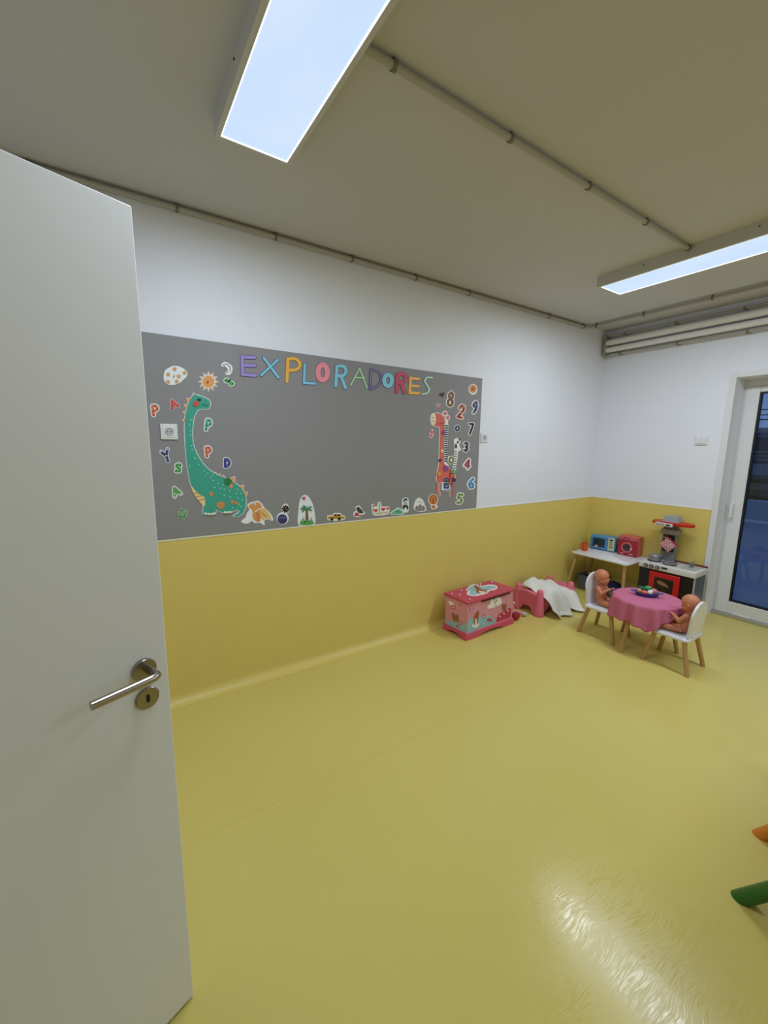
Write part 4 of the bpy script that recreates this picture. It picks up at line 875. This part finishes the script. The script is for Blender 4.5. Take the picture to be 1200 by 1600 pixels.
# ---------------------------------------------------------------- baby dolls on the chairs
def hand(bm, p, d, up, s=1.0):
    """palm and five bent fingers; d = pointing direction, up = back-of-hand side, thumb to the side"""
    p, d, up = Vector(p), Vector(d).normalized(), Vector(up).normalized(); sd = d.cross(up)
    ell(bm, p+d*0.008*s, 0.0105*s, seg=12, rings=8)
    for k, L in enumerate((0.013, 0.015, 0.014, 0.011)):
        o = sd*((k-1.5)*0.0066*s); a = p+d*0.014*s+o; b = a+d*L*0.7*s-up*0.003*s; c = b+d*L*0.4*s-up*0.006*s
        capsule(bm, a, 0.0042*s, b, 0.0038*s, 3); capsule(bm, b, 0.0038*s, c, 0.0032*s, 3)
    a = p+d*0.004*s+sd*0.009*s; capsule(bm, a, 0.0042*s, a+sd*0.008*s+d*0.010*s-up*0.003*s, 0.0036*s, 3)
def doll(t, Mx, head, hdir, neck, hip, arms, legs, m):
    """Mx maps doll space (x forward, y left, z up) to the room"""
    V = lambda p: Mx @ Vector(p)
    R3 = Mx.to_3x3()
    hc = Vector(head); hx = Vector(hdir).normalized(); hy = Vector((0, 1, 0)); hz = hx.cross(hy); hz.normalize()
    HM = Matrix((hx, hy, hz)).transposed()
    def hp(a, b, c): return V(hc+HM @ Vector((a, b, c)))
    HR = R3 @ HM
    def body(bm):
        ell(bm, hp(-0.004, 0, 0.010), (0.057, 0.054, 0.055), HR.to_4x4(), 24, 16)       # skull
        ell(bm, hp(0.016, 0, -0.022), (0.040, 0.043, 0.036), HR.to_4x4(), 20, 12)        # face
        for s_ in (-1, 1):
            ell(bm, hp(0.030, 0.021*s_, -0.025), 0.019, seg=12, rings=8)                # cheeks
            ell(bm, hp(-0.004, 0.053*s_, -0.008), (0.010, 0.006, 0.014), HR.to_4x4(), 10, 8)   # ears
        ell(bm, hp(0.056, 0, -0.017), (0.008, 0.007, 0.006), HR.to_4x4(), 10, 8)         # nose
        ell(bm, hp(0.047, 0, -0.047), (0.010, 0.012, 0.009), HR.to_4x4(), 10, 8)         # chin
        capsule(bm, V(hc+Vector((-0.008, 0, -0.03))), 0.022, V(neck), 0.024)
        n_, h_ = Vector(neck), Vector(hip)
        ell(bm, V(n_*0.75+h_*0.25), (0.036, 0.047, 0.036), R3.to_4x4()); ell(bm, V(n_*0.3+h_*0.7), (0.042, 0.048, 0.045), R3.to_4x4())
        capsule(bm, V(n_*0.7+h_*0.3), 0.038, V(h_), 0.043)
        for L in arms:
            a, b, c = [Vector(p) for p in L]
            capsule(bm, V(a), 0.0185, V(b), 0.0155); capsule(bm, V(b), 0.0155, V(c), 0.0115); hand(bm, V(c), R3 @ (c-b), R3 @ Vector((0, 0, 1)))
        for L in legs:
            a, b, c, f = [Vector(p) for p in L]
            capsule(bm, V(a), 0.029, V(b), 0.023); capsule(bm, V(b), 0.023, V(c), 0.0155)
            capsule(bm, V(c), 0.0145, V(f), 0.011)
            for k in range(5):
                w_ = Vector((0, 1, 0)); q = f+w_*((k-2)*0.0048)+(f-c).normalized()*0.006; ell(bm, V(q), 0.0042, seg=8, rings=6)
    o = fused('body', body, m, t, 0.0027, 5)
    for s_ in (-1, 1):
        e = obj('eye', ell(NB(), hp(0.0545, 0.019*s_, -0.004), (0.0035, 0.0085, 0.0065), HR.to_4x4(), 12, 8), pm((232, 232, 230), 0.2), t, smooth=True)
        obj('iris', ell(NB(), hp(0.0575, 0.019*s_, -0.004), (0.0018, 0.0045, 0.0048), HR.to_4x4(), 12, 8), pm((44, 60, 90), 0.2), e, smooth=True)
    obj('mouth', ell(NB(), hp(0.0560, 0, -0.036), (0.0035, 0.010, 0.0035), HR.to_4x4(), 12, 8), pm((176, 72, 74), 0.4), t, smooth=True)
sz = 0.252
ML = Matrix.Translation((-1.783, 3.352, sz))
tL = thing('baby_doll', (-1.76, 3.352, sz), 'bare baby doll sitting on the left chair, hands held forward', 'doll', 'baby dolls at the pink table')
doll(tL, ML, (0.022, 0, 0.232), (1, 0.0, -0.10), (0.020, 0, 0.158), (0.032, 0, 0.044),
     [((0.022, 0.048, 0.148), (0.060, 0.066, 0.100), (0.098, 0.040, 0.142)), ((0.022, -0.048, 0.148), (0.062, -0.066, 0.112), (0.098, -0.034, 0.148))],
     [((0.045, 0.030, 0.032), (0.115, 0.048, 0.030), (0.170, 0.036, 0.022), (0.188, 0.036, 0.042)), ((0.045, -0.030, 0.032), (0.115, -0.048, 0.030), (0.170, -0.032, 0.022), (0.188, -0.030, 0.042))], MSKIN)
MR = Matrix.Translation((-1.085, 3.326, sz)) @ Matrix.Rotation(PI, 4, 'Z')
tR = thing('baby_doll', (-1.12, 3.326, sz), 'bare baby doll leaning back on the right chair, facing the table', 'doll', 'baby dolls at the pink table')
doll(tR, MR, (0.028, 0, 0.225), (1, 0.0, -0.30), (0.022, 0, 0.152), (0.050, 0, 0.044),
     [((0.024, 0.048, 0.142), (0.062, 0.066, 0.100), (0.098, 0.062, 0.130)), ((0.024, -0.048, 0.142), (0.050, -0.066, 0.100), (0.074, -0.052, 0.138))],
     [((0.062, 0.032, 0.034), (0.130, 0.062, 0.036), (0.188, 0.052, 0.026), (0.206, 0.050, 0.052)), ((0.062, -0.032, 0.034), (0.125, -0.060, 0.040), (0.185, -0.048, 0.026), (0.202, -0.046, 0.050))], MSKIN)
t = thing('toy_cup', (-1.667, 3.345, 0.357), 'small grey toy cup held by the left doll', 'cup')
obj('cup_wall', lathe(NB(), [(0, 0.0), (0.017, 0.0), (0.021, 0.042), (0.0195, 0.042), (0.0158, 0.003), (0, 0.003)], (-1.667, 3.345, 0.357), 20), pm((92, 104, 108), 0.4), t, smooth=True)

# ---------------------------------------------------------------- white bench with toy appliances
t = thing('bench', (-2.2, 4.28, 0), 'low white bench with splayed wooden legs in the room corner', 'bench')
nx0, nx1, ny0, ny1, nz = -2.487, -1.900, 4.055, 4.500, 0.45
obj('bench_top', rplate(nx0, nx1, ny0, ny1, nz-0.018, nz, 0.03), M_wtop, t, smooth=True)
for (ax, ay, fx, fy) in ((-2.445, 4.10, -2.510, 4.045), (-1.945, 4.10, -1.925, 4.07), (-2.445, 4.43, -2.505, 4.442), (-1.945, 4.43, -1.905, 4.442)):
    obj('leg', leg((ax, ay, nz-0.018), (fx, fy, 0), 0.017, 0.0125), M_wood, t, smooth=True)
    obj('leg_block', BX(ax-0.03, ax+0.03, ay-0.03, ay+0.03, nz-0.026, nz-0.018, 0.002), M_wtop, t)
# mug
mc = Vector((-2.430, 4.215, nz))
t = thing('mug', mc, 'orange red toy mug standing on the bench end', 'mug')
obj('cup_wall', lathe(NB(), [(0, 0), (0.026, 0), (0.029, 0.004), (0.030, 0.086), (0.0275, 0.086), (0.0265, 0.006), (0, 0.006)], mc, 24), pm((196, 66, 22), 0.35), t, smooth=True, angle=1.0)
obj('handle', tube(NB(), [tuple(mc+Vector((-0.026-0.020*math.sin(a), -0.010-0.008*math.sin(a), 0.044+0.028*math.cos(a)))) for a in [PI*k/10 for k in range(11)]], 0.0048, 10), pm((196, 66, 22), 0.35), t, smooth=True)
# microwave
WM_ = Matrix.Translation((-2.462, 4.357, nz)) @ Matrix.Rotation(math.radians(7), 4, 'Z')
t = thing('toy_microwave', WM_ @ Vector((0.13, 0.05, 0)), 'blue toy microwave oven on the bench', 'toy appliance')
MWB = (62, 130, 176)
obj('body', BX(0, 0.262, 0.008, 0.112, 0.004, 0.158, 0.012, 4, M=WM_), pm(MWB, 0.35), t, smooth=True)
dr = obj('door', BX(0.006, 0.182, 0.0, 0.012, 0.010, 0.152, 0.005, 3, M=WM_), pm((56, 124, 178), 0.35), t, smooth=True)
obj('window', BX(0.034, 0.158, -0.0022, 0.002, 0.034, 0.132, 0.0015, 1, M=WM_), pm((26, 50, 56), 0.15), dr)
obj('control_panel', BX(0.188, 0.254, 0.002, 0.010, 0.012, 0.150, 0.003, 2, M=WM_), pm((176, 182, 138), 0.4), t)
obj('display', BX(0.204, 0.236, -0.0005, 0.003, 0.122, 0.136, 0.001, 1, M=WM_), pm((20, 22, 22), 0.3), t)
for i in range(4):
    for j in range(2): obj('button', BX(0.204+j*0.020, 0.217+j*0.020, -0.001, 0.003, 0.100-i*0.019, 0.110-i*0.019, 0.001, 1, M=WM_), pm(((70, 96, 92), (186, 110, 80))[(i+j) % 3 == 2], 0.4), t)
obj('food_print', (lambda b: (ell(b, WM_ @ Vector((0.066, -0.0022, 0.042)), (0.028, 0.0012, 0.012)), b)[1])(NB()), pm((204, 150, 130), 0.4), dr, smooth=True)
for x in (0.03, 0.235):
    for y in (0.025, 0.095): obj('foot', BX(x-0.008, x+0.008, y-0.008, y+0.008, 0.0, 0.006, M=WM_), pm((40, 60, 80)), t)
# washing machine
WW = Matrix.Translation((-2.170, 4.372, nz)) @ Matrix.Rotation(math.radians(3), 4, 'Z')
t = thing('toy_washing_machine', WW @ Vector((0.1, 0.06, 0)), 'red toy washing machine with round door on the bench', 'toy appliance')
RED = (156, 18, 38)
obj('body', BX(0, 0.196, 0.010, 0.125, 0.002, 0.205, 0.008, 3, M=WW), pm((190, 84, 64), 0.35), t, smooth=True)
obj('front', BX(0.002, 0.194, 0.0, 0.012, 0.0, 0.160, 0.005, 2, M=WW), pm(RED, 0.3), t, smooth=True)
obj('control_panel', BX(0.006, 0.190, -0.002, 0.014, 0.162, 0.198, 0.005, 2, M=WW), pm((184, 74, 84), 0.35), t, smooth=True)
for k in range(5): obj('button', BX(0.052+k*0.013, 0.060+k*0.013, -0.005, 0.0, 0.182, 0.188, M=WW), pm((70, 24, 34)), t)
MF = WW @ Matrix.Translation((0.094, 0, 0.088)) @ Matrix.Rotation(PI/2, 4, 'X')
rg = obj('door_ring', lathe(NB(), [(0.040, -0.001), (0.054, -0.001), (0.054, 0.004), (0.050, 0.007), (0.044, 0.006), (0.040, 0.001)], (0, 0, 0), 36, MF), pm((196, 92, 96), 0.35), t, smooth=True)
obj('door_glass', lathe(NB(), [(0.041, 0), (0.041, 0.002), (0.030, 0.005), (0.0, 0.007)], (0, 0, 0), 32, MF), pm((62, 44, 52), 0.15), rg, smooth=True)
obj('door_catch', BX(0.130, 0.142, -0.010, 0.0, 0.072, 0.092, 0.002, 1, M=WW), pm((214, 180, 184)), rg)
for x0_, x1_ in ((0.034, 0.068), (0.116, 0.156)): obj('print_strip', BX(x0_, x1_, -0.0012, 0.001, 0.018, 0.026, M=WW), pm((206, 150, 160), 0.4), t)

# ---------------------------------------------------------------- things under the bench
t = thing('storage_bin', (-2.38, 4.36, 0), 'dark grey blue plastic bin under the bench', 'bin')
bm = NB()
def frus(bm, a, b, zb, zt):
    lo = [bm.verts.new((x, y, zb)) for x, y in ((a[0], a[2]), (a[1], a[2]), (a[1], a[3]), (a[0], a[3]))]; hi = [bm.verts.new((x, y, zt)) for x, y in ((b[0], b[2]), (b[1], b[2]), (b[1], b[3]), (b[0], b[3]))]
    for i in range(4): bm.faces.new((lo[i], lo[(i+1) % 4], hi[(i+1) % 4], hi[i]))
    return lo, hi
lo, hi = frus(bm, (-2.490, -2.275, 4.265, 4.455), (-2.505, -2.260, 4.250, 4.470), 0, 0.158)
li, hi2 = frus(bm, (-2.484, -2.281, 4.271, 4.449), (-2.499, -2.266, 4.256, 4.464), 0.005, 0.158)
bm.faces.new(lo[::-1]); bm.faces.new(li)
for i in range(4): bm.faces.new((hi[i], hi[(i+1) % 4], hi2[(i+1) % 4], hi2[i]))
MBN = mat('bin_plastic', (80, 92, 110), 0.5, k=1.4)
obj('tub', bm, MBN, t)
bm = NB()
for a in ((-2.512, -2.253, 4.243, 4.252), (-2.512, -2.253, 4.468, 4.477), (-2.512, -2.503, 4.252, 4.468), (-2.262, -2.253, 4.252, 4.468)): box(bm, *a, 0.145, 0.161)
obj('rim', bm, MBN, t)
def clothlump(bm, c, r): lump(bm, Vector(c), r, 0.35)
bm = NB(); clothlump(bm, (-2.375, 4.36, 0.105), (0.095, 0.075, 0.060))
obj('dark_cloth', bm, mat('black_cloth', (20, 22, 26), 0.9), None, smooth=True, label='crumpled black cloth heaped inside the storage bin', cat='cloth')
obj('cream_cord', tube(NB(), [(-2.40+0.022*math.cos(a), 4.33+0.018*math.sin(a), 0.172+0.012*math.sin(a*0.5)) for a in [5.2*k/14 for k in range(15)]], 0.004, 8), pm((196, 186, 150), 0.7), None, smooth=True, label='cream cord loop lying on the black cloth', cat='cord')
for i, (x, r, lb) in enumerate(((-2.135, 0.085, 'navy soft ball under the bench, nearer the bin'), (-1.975, 0.070, 'navy soft ball under the bench, nearer the toy kitchen'))):
    bm = NB(); lump(bm, Vector((x, 4.33, r*0.93)), (r, r, r), 0.12); obj('navy_ball', bm, mat('navy_cloth', (26, 34, 86), 0.8, k=1.2), None, smooth=True, label=lb, cat='ball', group='navy soft balls under the bench')

# ---------------------------------------------------------------- toy kitchen
kx0, kx1, ky0, ky1 = -1.856, -1.388, 4.172, 4.445
t = thing('toy_kitchen', ((kx0+kx1)/2, (ky0+ky1)/2, 0), 'toy kitchen with red oven door, white worktop and red hood', 'toy kitchen')
MKB = mat('kitchen_black', (18, 18, 24), 0.35, var=0.02); MKW = mat('kitchen_white', (222, 220, 214), 0.35, var=0.02); MKR = mat('kitchen_red', (170, 14, 20), 0.32, k=1.4, var=0.03); MKG = mat('kitchen_grey', (118, 116, 116), 0.4, k=1.2, var=0.03)
obj('cabinet', BX(kx0+0.006, kx1-0.10, ky0+0.014, ky1-0.01, 0.0, 0.432, 0.003), MKB, t)
obj('front_panel', BX(kx1-0.10, kx1-0.012, ky0+0.014, ky0+0.026, 0.0, 0.432, 0.002), MKB, t)
obj('side_panel', BX(kx1-0.012, kx1-0.006, ky0+0.03, ky1-0.02, 0.19, 0.432), mat('smoke_panel', (86, 86, 92), 0.3), t)
obj('side_panel', BX(kx1-0.012, kx1-0.006, ky0+0.03, ky1-0.02, 0.0, 0.19), mat('light_panel', (150, 150, 154), 0.4), t)
for yy in (ky0+0.014, ky1-0.034): obj('corner_post', BX(kx1-0.014, kx1-0.002, yy, yy+0.014, 0.0, 0.432, 0.002), mat('post_grey', (176, 176, 178), 0.35), t)
obj('worktop', BX(kx0, kx1, ky0, ky1, 0.430, 0.482, 0.006, 3), MKW, t, smooth=True)
obj('back_lip', BX(kx0+0.20, kx1-0.004, ky1-0.012, ky1, 0.482, 0.500, 0.003), mat('lip_brown', (120, 50, 40), 0.5), t)
obj('sink', BX(-1.545, -1.415, ky0+0.05, ky1-0.05, 0.4815, 0.4835), mat('sink_grey', (186, 188, 190), 0.3), t)
for x, tint in ((-1.790, (120, 122, 118)), (-1.741, (150, 96, 92)), (-1.690, (128, 122, 118))):
    MK = Matrix.Translation((x, ky0, 0.457)) @ Matrix.Rotation(PI/2, 4, 'X')
    k_ = obj('knob', lathe(NB(), [(0.0195, -0.001), (0.0195, 0.008), (0.016, 0.012), (0, 0.012)], (0, 0, 0), 24, MK), mat('knob_grey', (84, 82, 82), 0.4), t, smooth=True)
    obj('knob_face', lathe(NB(), [(0.0115, 0.0), (0.0115, 0.0135), (0, 0.0135)], (0, 0, 0), 20, MK), pm(tint, 0.4), k_)
obj('display', BX(-1.660, -1.608, ky0-0.0015, ky0+0.001, 0.456, 0.471), MKB, t)
for k in range(4): obj('button', BX(-1.660+k*0.012, -1.652+k*0.012, ky0-0.0015, ky0+0.001, 0.442, 0.447), MKG, t)
od = thing_door = obj('oven_door', BX(-1.752, -1.500, ky0-0.004, ky0+0.016, 0.19, 0.412, 0.006, 3), MKR, t, smooth=True)
obj('oven_window', BX(-1.704, -1.545, ky0-0.006, ky0, 0.235, 0.368, 0.003, 2), mat('oven_glass', (30, 24, 22), 0.15), od)
rc = []
for k in range(7): rc.append((-1.69+0.02*k, 0.318+0.012*math.sin(k*2.1)-0.006*k))
bm = NB()
extrude_loops(bm, [[Vector((x, ky0-0.006, z)) for x, z in ((-1.680, 0.330), (-1.655, 0.342), (-1.620, 0.330), (-1.590, 0.312), (-1.572, 0.290), (-1.600, 0.296), (-1.640, 0.300), (-1.672, 0.312))]], (0, -1, 0), 0, 0.0006)
obj('roast_print', bm, mat('roast_print', (150, 118, 82), 0.4), od)
for x, r, y in ((-1.775, 0.060, 4.305), (-1.640, 0.055, 4.285)): obj('hot_plate', lathe(NB(), [(0, 0.482), (r, 0.482), (r, 0.485), (0, 0.485)], (x, y, 0), 30), MKB, t)
bm = NB(); lathe(bm, [(0.016, 0.483), (0.015, 0.52), (0.017, 0.528), (0, 0.530)], (-1.487, 4.355, 0), 16); tube(bm, [(-1.487, 4.355, 0.518), (-1.487, 4.335, 0.526), (-1.487, 4.305, 0.516)], 0.006, 8); tube(bm, [(-1.487, 4.36, 0.528), (-1.470, 4.372, 0.545)], 0.004, 8)
obj('tap', bm, MKG, t, smooth=True)
hx0, hx1 = -1.772, -1.652
obj('column', BX(hx0, hx1, 4.395, 4.450, 0.47, 0.875, 0.006, 2), MKG, t, smooth=True)
obj('column_shelf', BX(hx0-0.010, hx1+0.022, 4.370, 4.452, 0.745, 0.795, 0.005, 2), mat('shelf_grey', (146, 140, 134), 0.4), t, smooth=True)
obj('column_plate', BX(hx0+0.012, hx1-0.010, 4.389, 4.396, 0.575, 0.735, 0.003, 1), MKB, t)
obj('column_bar', BX(hx0+0.016, hx1-0.04, 4.385, 4.390, 0.704, 0.712), pm((180, 178, 172)), t)
obj('utensil_hook', BX(hx0-0.022, hx0, 4.40, 4.42, 0.762, 0.788, 0.003), MKB, t)
# hood visor, curved and pointed at both ends
bm = NB(); F_, B_ = [], []; Fb, Bb = [], []
for k in range(21):
    u = k/20; x = -1.878+0.348*u; c_ = 1-(2*u-1)**2
    yf_ = 4.400-0.115*c_**0.7; zt = 0.858+0.016*c_
    F_.append(bm.verts.new((x, yf_, zt-0.004))); B_.append(bm.verts.new((x, 4.435, zt+0.004))); Fb.append(bm.verts.new((x, yf_+0.004, zt-0.022-0.008*c_))); Bb.append(bm.verts.new((x, 4.435, zt-0.022)))
for k in range(20):
    bm.faces.new((F_[k], F_[k+1], B_[k+1], B_[k])); bm.faces.new((Fb[k], Bb[k], Bb[k+1], Fb[k+1])); bm.faces.new((F_[k], Fb[k], Fb[k+1], F_[k+1])); bm.faces.new((B_[k], B_[k+1], Bb[k+1], Bb[k]))
bm.faces.new((F_[0], B_[0], Bb[0], Fb[0])); bm.faces.new((F_[-1], Fb[-1], Bb[-1], B_[-1]))
hd_ = obj('hood', bm, MKR, t, smooth=True)
obj('hood_panel', BX(-1.800, -1.655, 4.276, 4.300, 0.832, 0.862, 0.004, 2, M=Matrix.Translation((-1.7, 4.29, 0)) @ Matrix.Rotation(-0.05, 4, 'Z') @ Matrix.Translation((1.7, -4.29, 0))), MKW, hd_)
obj('hood_display', BX(-1.705, -1.668, 4.2725, 4.277, 0.842, 0.854), MKB, hd_)
for k in range(3): obj('hood_button', BX(-1.785+k*0.024, -1.771+k*0.024, 4.2735, 4.280, 0.843, 0.853), MKG, hd_)
bm = NB(); lo, hi = frus(bm, (-1.765, -1.630, 4.325, 4.44), (-1.748, -1.645, 4.345, 4.44), 0.868, 0.925); bm.faces.new(lo[::-1]); bm.faces.new(hi)
obj('chimney', bm, mat('chimney_grey', (156, 158, 162), 0.3, var=0.03), t)
# pot holder
def check_mat():
    m = bpy.data.materials.new('red_gingham'); m.use_nodes = True; nt = m.node_tree; B = nt.nodes['Principled BSDF']
    tc = nt.nodes.new('ShaderNodeTexCoord'); mp = nt.nodes.new('ShaderNodeMapping'); mp.inputs['Rotation'].default_value = (0, math.radians(52), 0)
    ck_ = nt.nodes.new('ShaderNodeTexChecker'); ck_.inputs['Scale'].default_value = 105
    ck_.inputs[1].default_value = (lin(190), lin(70), lin(86), 1); ck_.inputs[2].default_value = (lin(226), lin(196), lin(200), 1)
    nt.links.new(tc.outputs['Object'], mp.inputs[0]); nt.links.new(mp.outputs[0], ck_.inputs[0]); nt.links.new(ck_.outputs[0], B.inputs['Base Color']); B.inputs['Roughness'].default_value = 0.85
    return m
t = thing('pot_holder', (-1.705, 4.36, 0.585), 'red and white checked pot holder hanging on the kitchen column', 'pot holder')
MP = Matrix.Translation((-1.702, 4.362, 0.648)) @ Matrix.Rotation(math.radians(38), 4, 'Y')
obj('pad', BX(-0.053, 0.053, -0.006, 0.006, -0.053, 0.053, 0.008, 3, M=MP), check_mat(), t, smooth=True)
obj('binding', BX(0.046, 0.058, -0.0075, 0.0075, -0.053, 0.075, 0.003, 2, M=MP @ Matrix.Rotation(-PI/2, 4, 'Y')), pm((150, 20, 36), 0.8), t)
# pot and pan
def cook(name, label, c, R, H, lid):
    t = thing(name, c, label, 'pot', 'toy pots on the hob')
    obj('pot_wall', lathe(NB(), [(0, 0), (R*0.94, 0), (R, 0.006), (R, H), (R*1.05, H+0.002), (R*1.05, H+0.004), (R*0.95, H+0.003), (R*0.94, 0.006), (0, 0.005)], c, 32), mat('toy_steel', (150, 150, 154), 0.36, 0.35, var=0.04), t, smooth=True, angle=1.0)
    if lid:
        l_ = obj('lid', lathe(NB(), [(R*1.02, H+0.004), (R*0.9, H+0.012), (R*0.4, H+0.017), (0, H+0.018)], c, 32), mat('toy_steel', (0, 0, 0)), t, smooth=True)
    return t
c = Vector((-1.775, 4.305, 0.485)); p1 = cook('toy_pot', 'grey lidded toy pot at the hob left', c, 0.052, 0.048, True)
obj('handle', tube(NB(), [tuple(c+Vector((0.049, 0.01, 0.030))), tuple(c+Vector((0.066, 0.014, 0.040))), tuple(c+Vector((0.066, -0.010, 0.040))), tuple(c+Vector((0.049, -0.012, 0.030)))], 0.0045, 8), mat('pot_handle', (70, 66, 64), 0.4), p1, smooth=True)
c = Vector((-1.640, 4.285, 0.485)); p2 = cook('toy_pan', 'flat grey toy pan beside the lidded pot', c, 0.052, 0.016, False)
obj('handle', tube(NB(), [tuple(c+Vector((0.030, 0.042, 0.014))), tuple(c+Vector((0.045, 0.075, 0.024))), tuple(c+Vector((0.050, 0.095, 0.026)))], 0.0065, 8), mat('pot_handle', (70, 66, 64), 0.4), p2, smooth=True)
obj('spatula', (lambda b: (tube(b, [(-1.64, 4.28, 0.500), (-1.585, 4.255, 0.502)], 0.005, 8), box(b, -1.60, -1.56, 4.235, 4.262, 0.499, 0.503), b)[2])(NB()), MKG, None, label='grey toy spatula resting across the flat pan', cat='spatula')

# ---------------------------------------------------------------- table at the right picture edge
t = thing('play_table', (0.2, 2.09, 0), 'children table at the right edge on thick splayed green and orange legs', 'table')
ZA, SL = 0.50, 1.54
obj('table_top', rplate(-0.22, 0.75, 1.50, 2.70, ZA, ZA+0.025, 0.05), mat('table_birch', (214, 190, 150), 0.45), t, smooth=True)
for fy, colr, dx in ((1.723, (24, 96, 30), 0.0), (2.092, (206, 116, 20), -0.042), (2.46, (36, 70, 150), -0.03)):
    fx = -0.313+dx
    obj('leg', leg((fx+ZA/SL, fy, ZA), (fx, fy, 0), 0.028, 0.029, 20), pm(colr, 0.35, 1.2), t, smooth=True)
    obj('leg', leg((0.53-fx-ZA/SL, fy, ZA), (0.53-fx, fy, 0), 0.028, 0.029, 20), pm(colr, 0.35, 1.2), t, smooth=True)

# ================================================================ OUTSIDE, AT DUSK
YO = YF+0.30
obj('terrace', BX(-14, 8, YO, 12.2, -0.22, -0.10), mat('terrace_paving', (120, 130, 150), 0.35, var=0.12, vscale=1.2), kind='structure', label='bluish terrace floor seen through the glass door', cat='terrace')
obj('terrace_wall', BX(-14, 8, 12.2, 12.42, -0.22, 0.40, 0.01), mat('parapet', (140, 160, 176), 0.6, var=0.08, vscale=2), label='low pale blue wall at the terrace end', cat='wall')
obj('kerb_strip', BX(-14, 8, 12.10, 12.2, -0.10, -0.045, 0.005), mat('wall_foot', (206, 212, 216), 0.5), label='pale kerb strip at the foot of the low wall', cat='kerb')
obj('street', BX(-40, 30, 12.42, 60, -2.0, -1.9), mat('asphalt', (70, 72, 76), 0.8, var=0.1), kind='structure', label='dark street beyond the terrace', cat='street')
def house(x0, x1, y, z1, colr, label, zwin, n):
    t = thing('house', ((x0+x1)/2, y+2, -1.9), label, 'house')
    wl_ = obj('facade', BX(x0, x1, y, y+6, -1.9, z1), mat('facade_%d' % int(colr[0]), colr, 0.8, var=0.08, vscale=1.5), t)
    obj('cornice', BX(x0-0.15, x1+0.15, y-0.2, y+6.1, z1, z1+0.18), mat('cornice', (150, 150, 152), 0.7), t)
    for i in range(n):
        xa = x0+0.5+(x1-x0-1.0)*(i+0.5)/n-0.5
        for zb in zwin:
            wn = obj('window', BX(xa, xa+1.0, y-0.03, y+0.01, zb, zb+0.95), mat('shutter_dark', (52, 44, 58), 0.6), t)
            for k in range(3): obj('shutter_slat', BX(xa+0.05, xa+0.95, y-0.05, y-0.03, zb+0.12+k*0.14, zb+0.15+k*0.14), mat('slat_pale', (150, 150, 156), 0.6), wn)
            bal = obj('balcony_slab', BX(xa-0.35, xa+1.35, y-0.75, y, zb-0.55, zb-0.43), mat('slab', (96, 84, 80), 0.8), t)
            obj('balcony_rail', BX(xa-0.35, xa+1.35, y-0.75, y-0.71, zb-0.06, zb-0.02), mat('iron', (120, 130, 140), 0.5), bal)
            for k in range(12): obj('baluster', BX(xa-0.33+k*0.15, xa-0.315+k*0.15, y-0.74, y-0.72, zb-0.43, zb-0.06), mat('iron', (120, 130, 140), 0.5), bal)
house(-9.4, -4.2, 20, 2.15, (128, 140, 160), 'dim blue grey house across the street with shuttered balconies', (1.05,), 3)
house(-4.0, 3.5, 21, 3.1, (120, 118, 122), 'dim grey house across the street, right of the balconied one', (1.1,), 3)
obj('garage_roof', BX(-9.5, -2.5, 15.5, 18.5, 0.20, 0.42, 0.02), mat('rust_roof', (86, 66, 56), 0.8, var=0.15, vscale=2), label='low rusty brown roof beyond the terrace wall', cat='roof')
obj('garage_front', BX(-9.3, -2.7, 16.0, 18.3, -1.9, 0.20), mat('garage_dark', (52, 46, 44), 0.9, var=0.15, vscale=2), label='dark shed front under the rusty roof', cat='shed')
for z in (2.98, 2.80, 2.64):
    obj('power_line', tube(NB(), [(-14, 19.0, z-0.02), (-5, 19.0, z-0.06), (6, 19.0, z)], 0.02, 6), MKB, None, label={2.98: 'highest dark power line outside', 2.80: 'middle dark power line outside', 2.64: 'lowest dark power line outside'}[z], cat='cable', group='power lines outside')
bpy.context.view_layer.update()
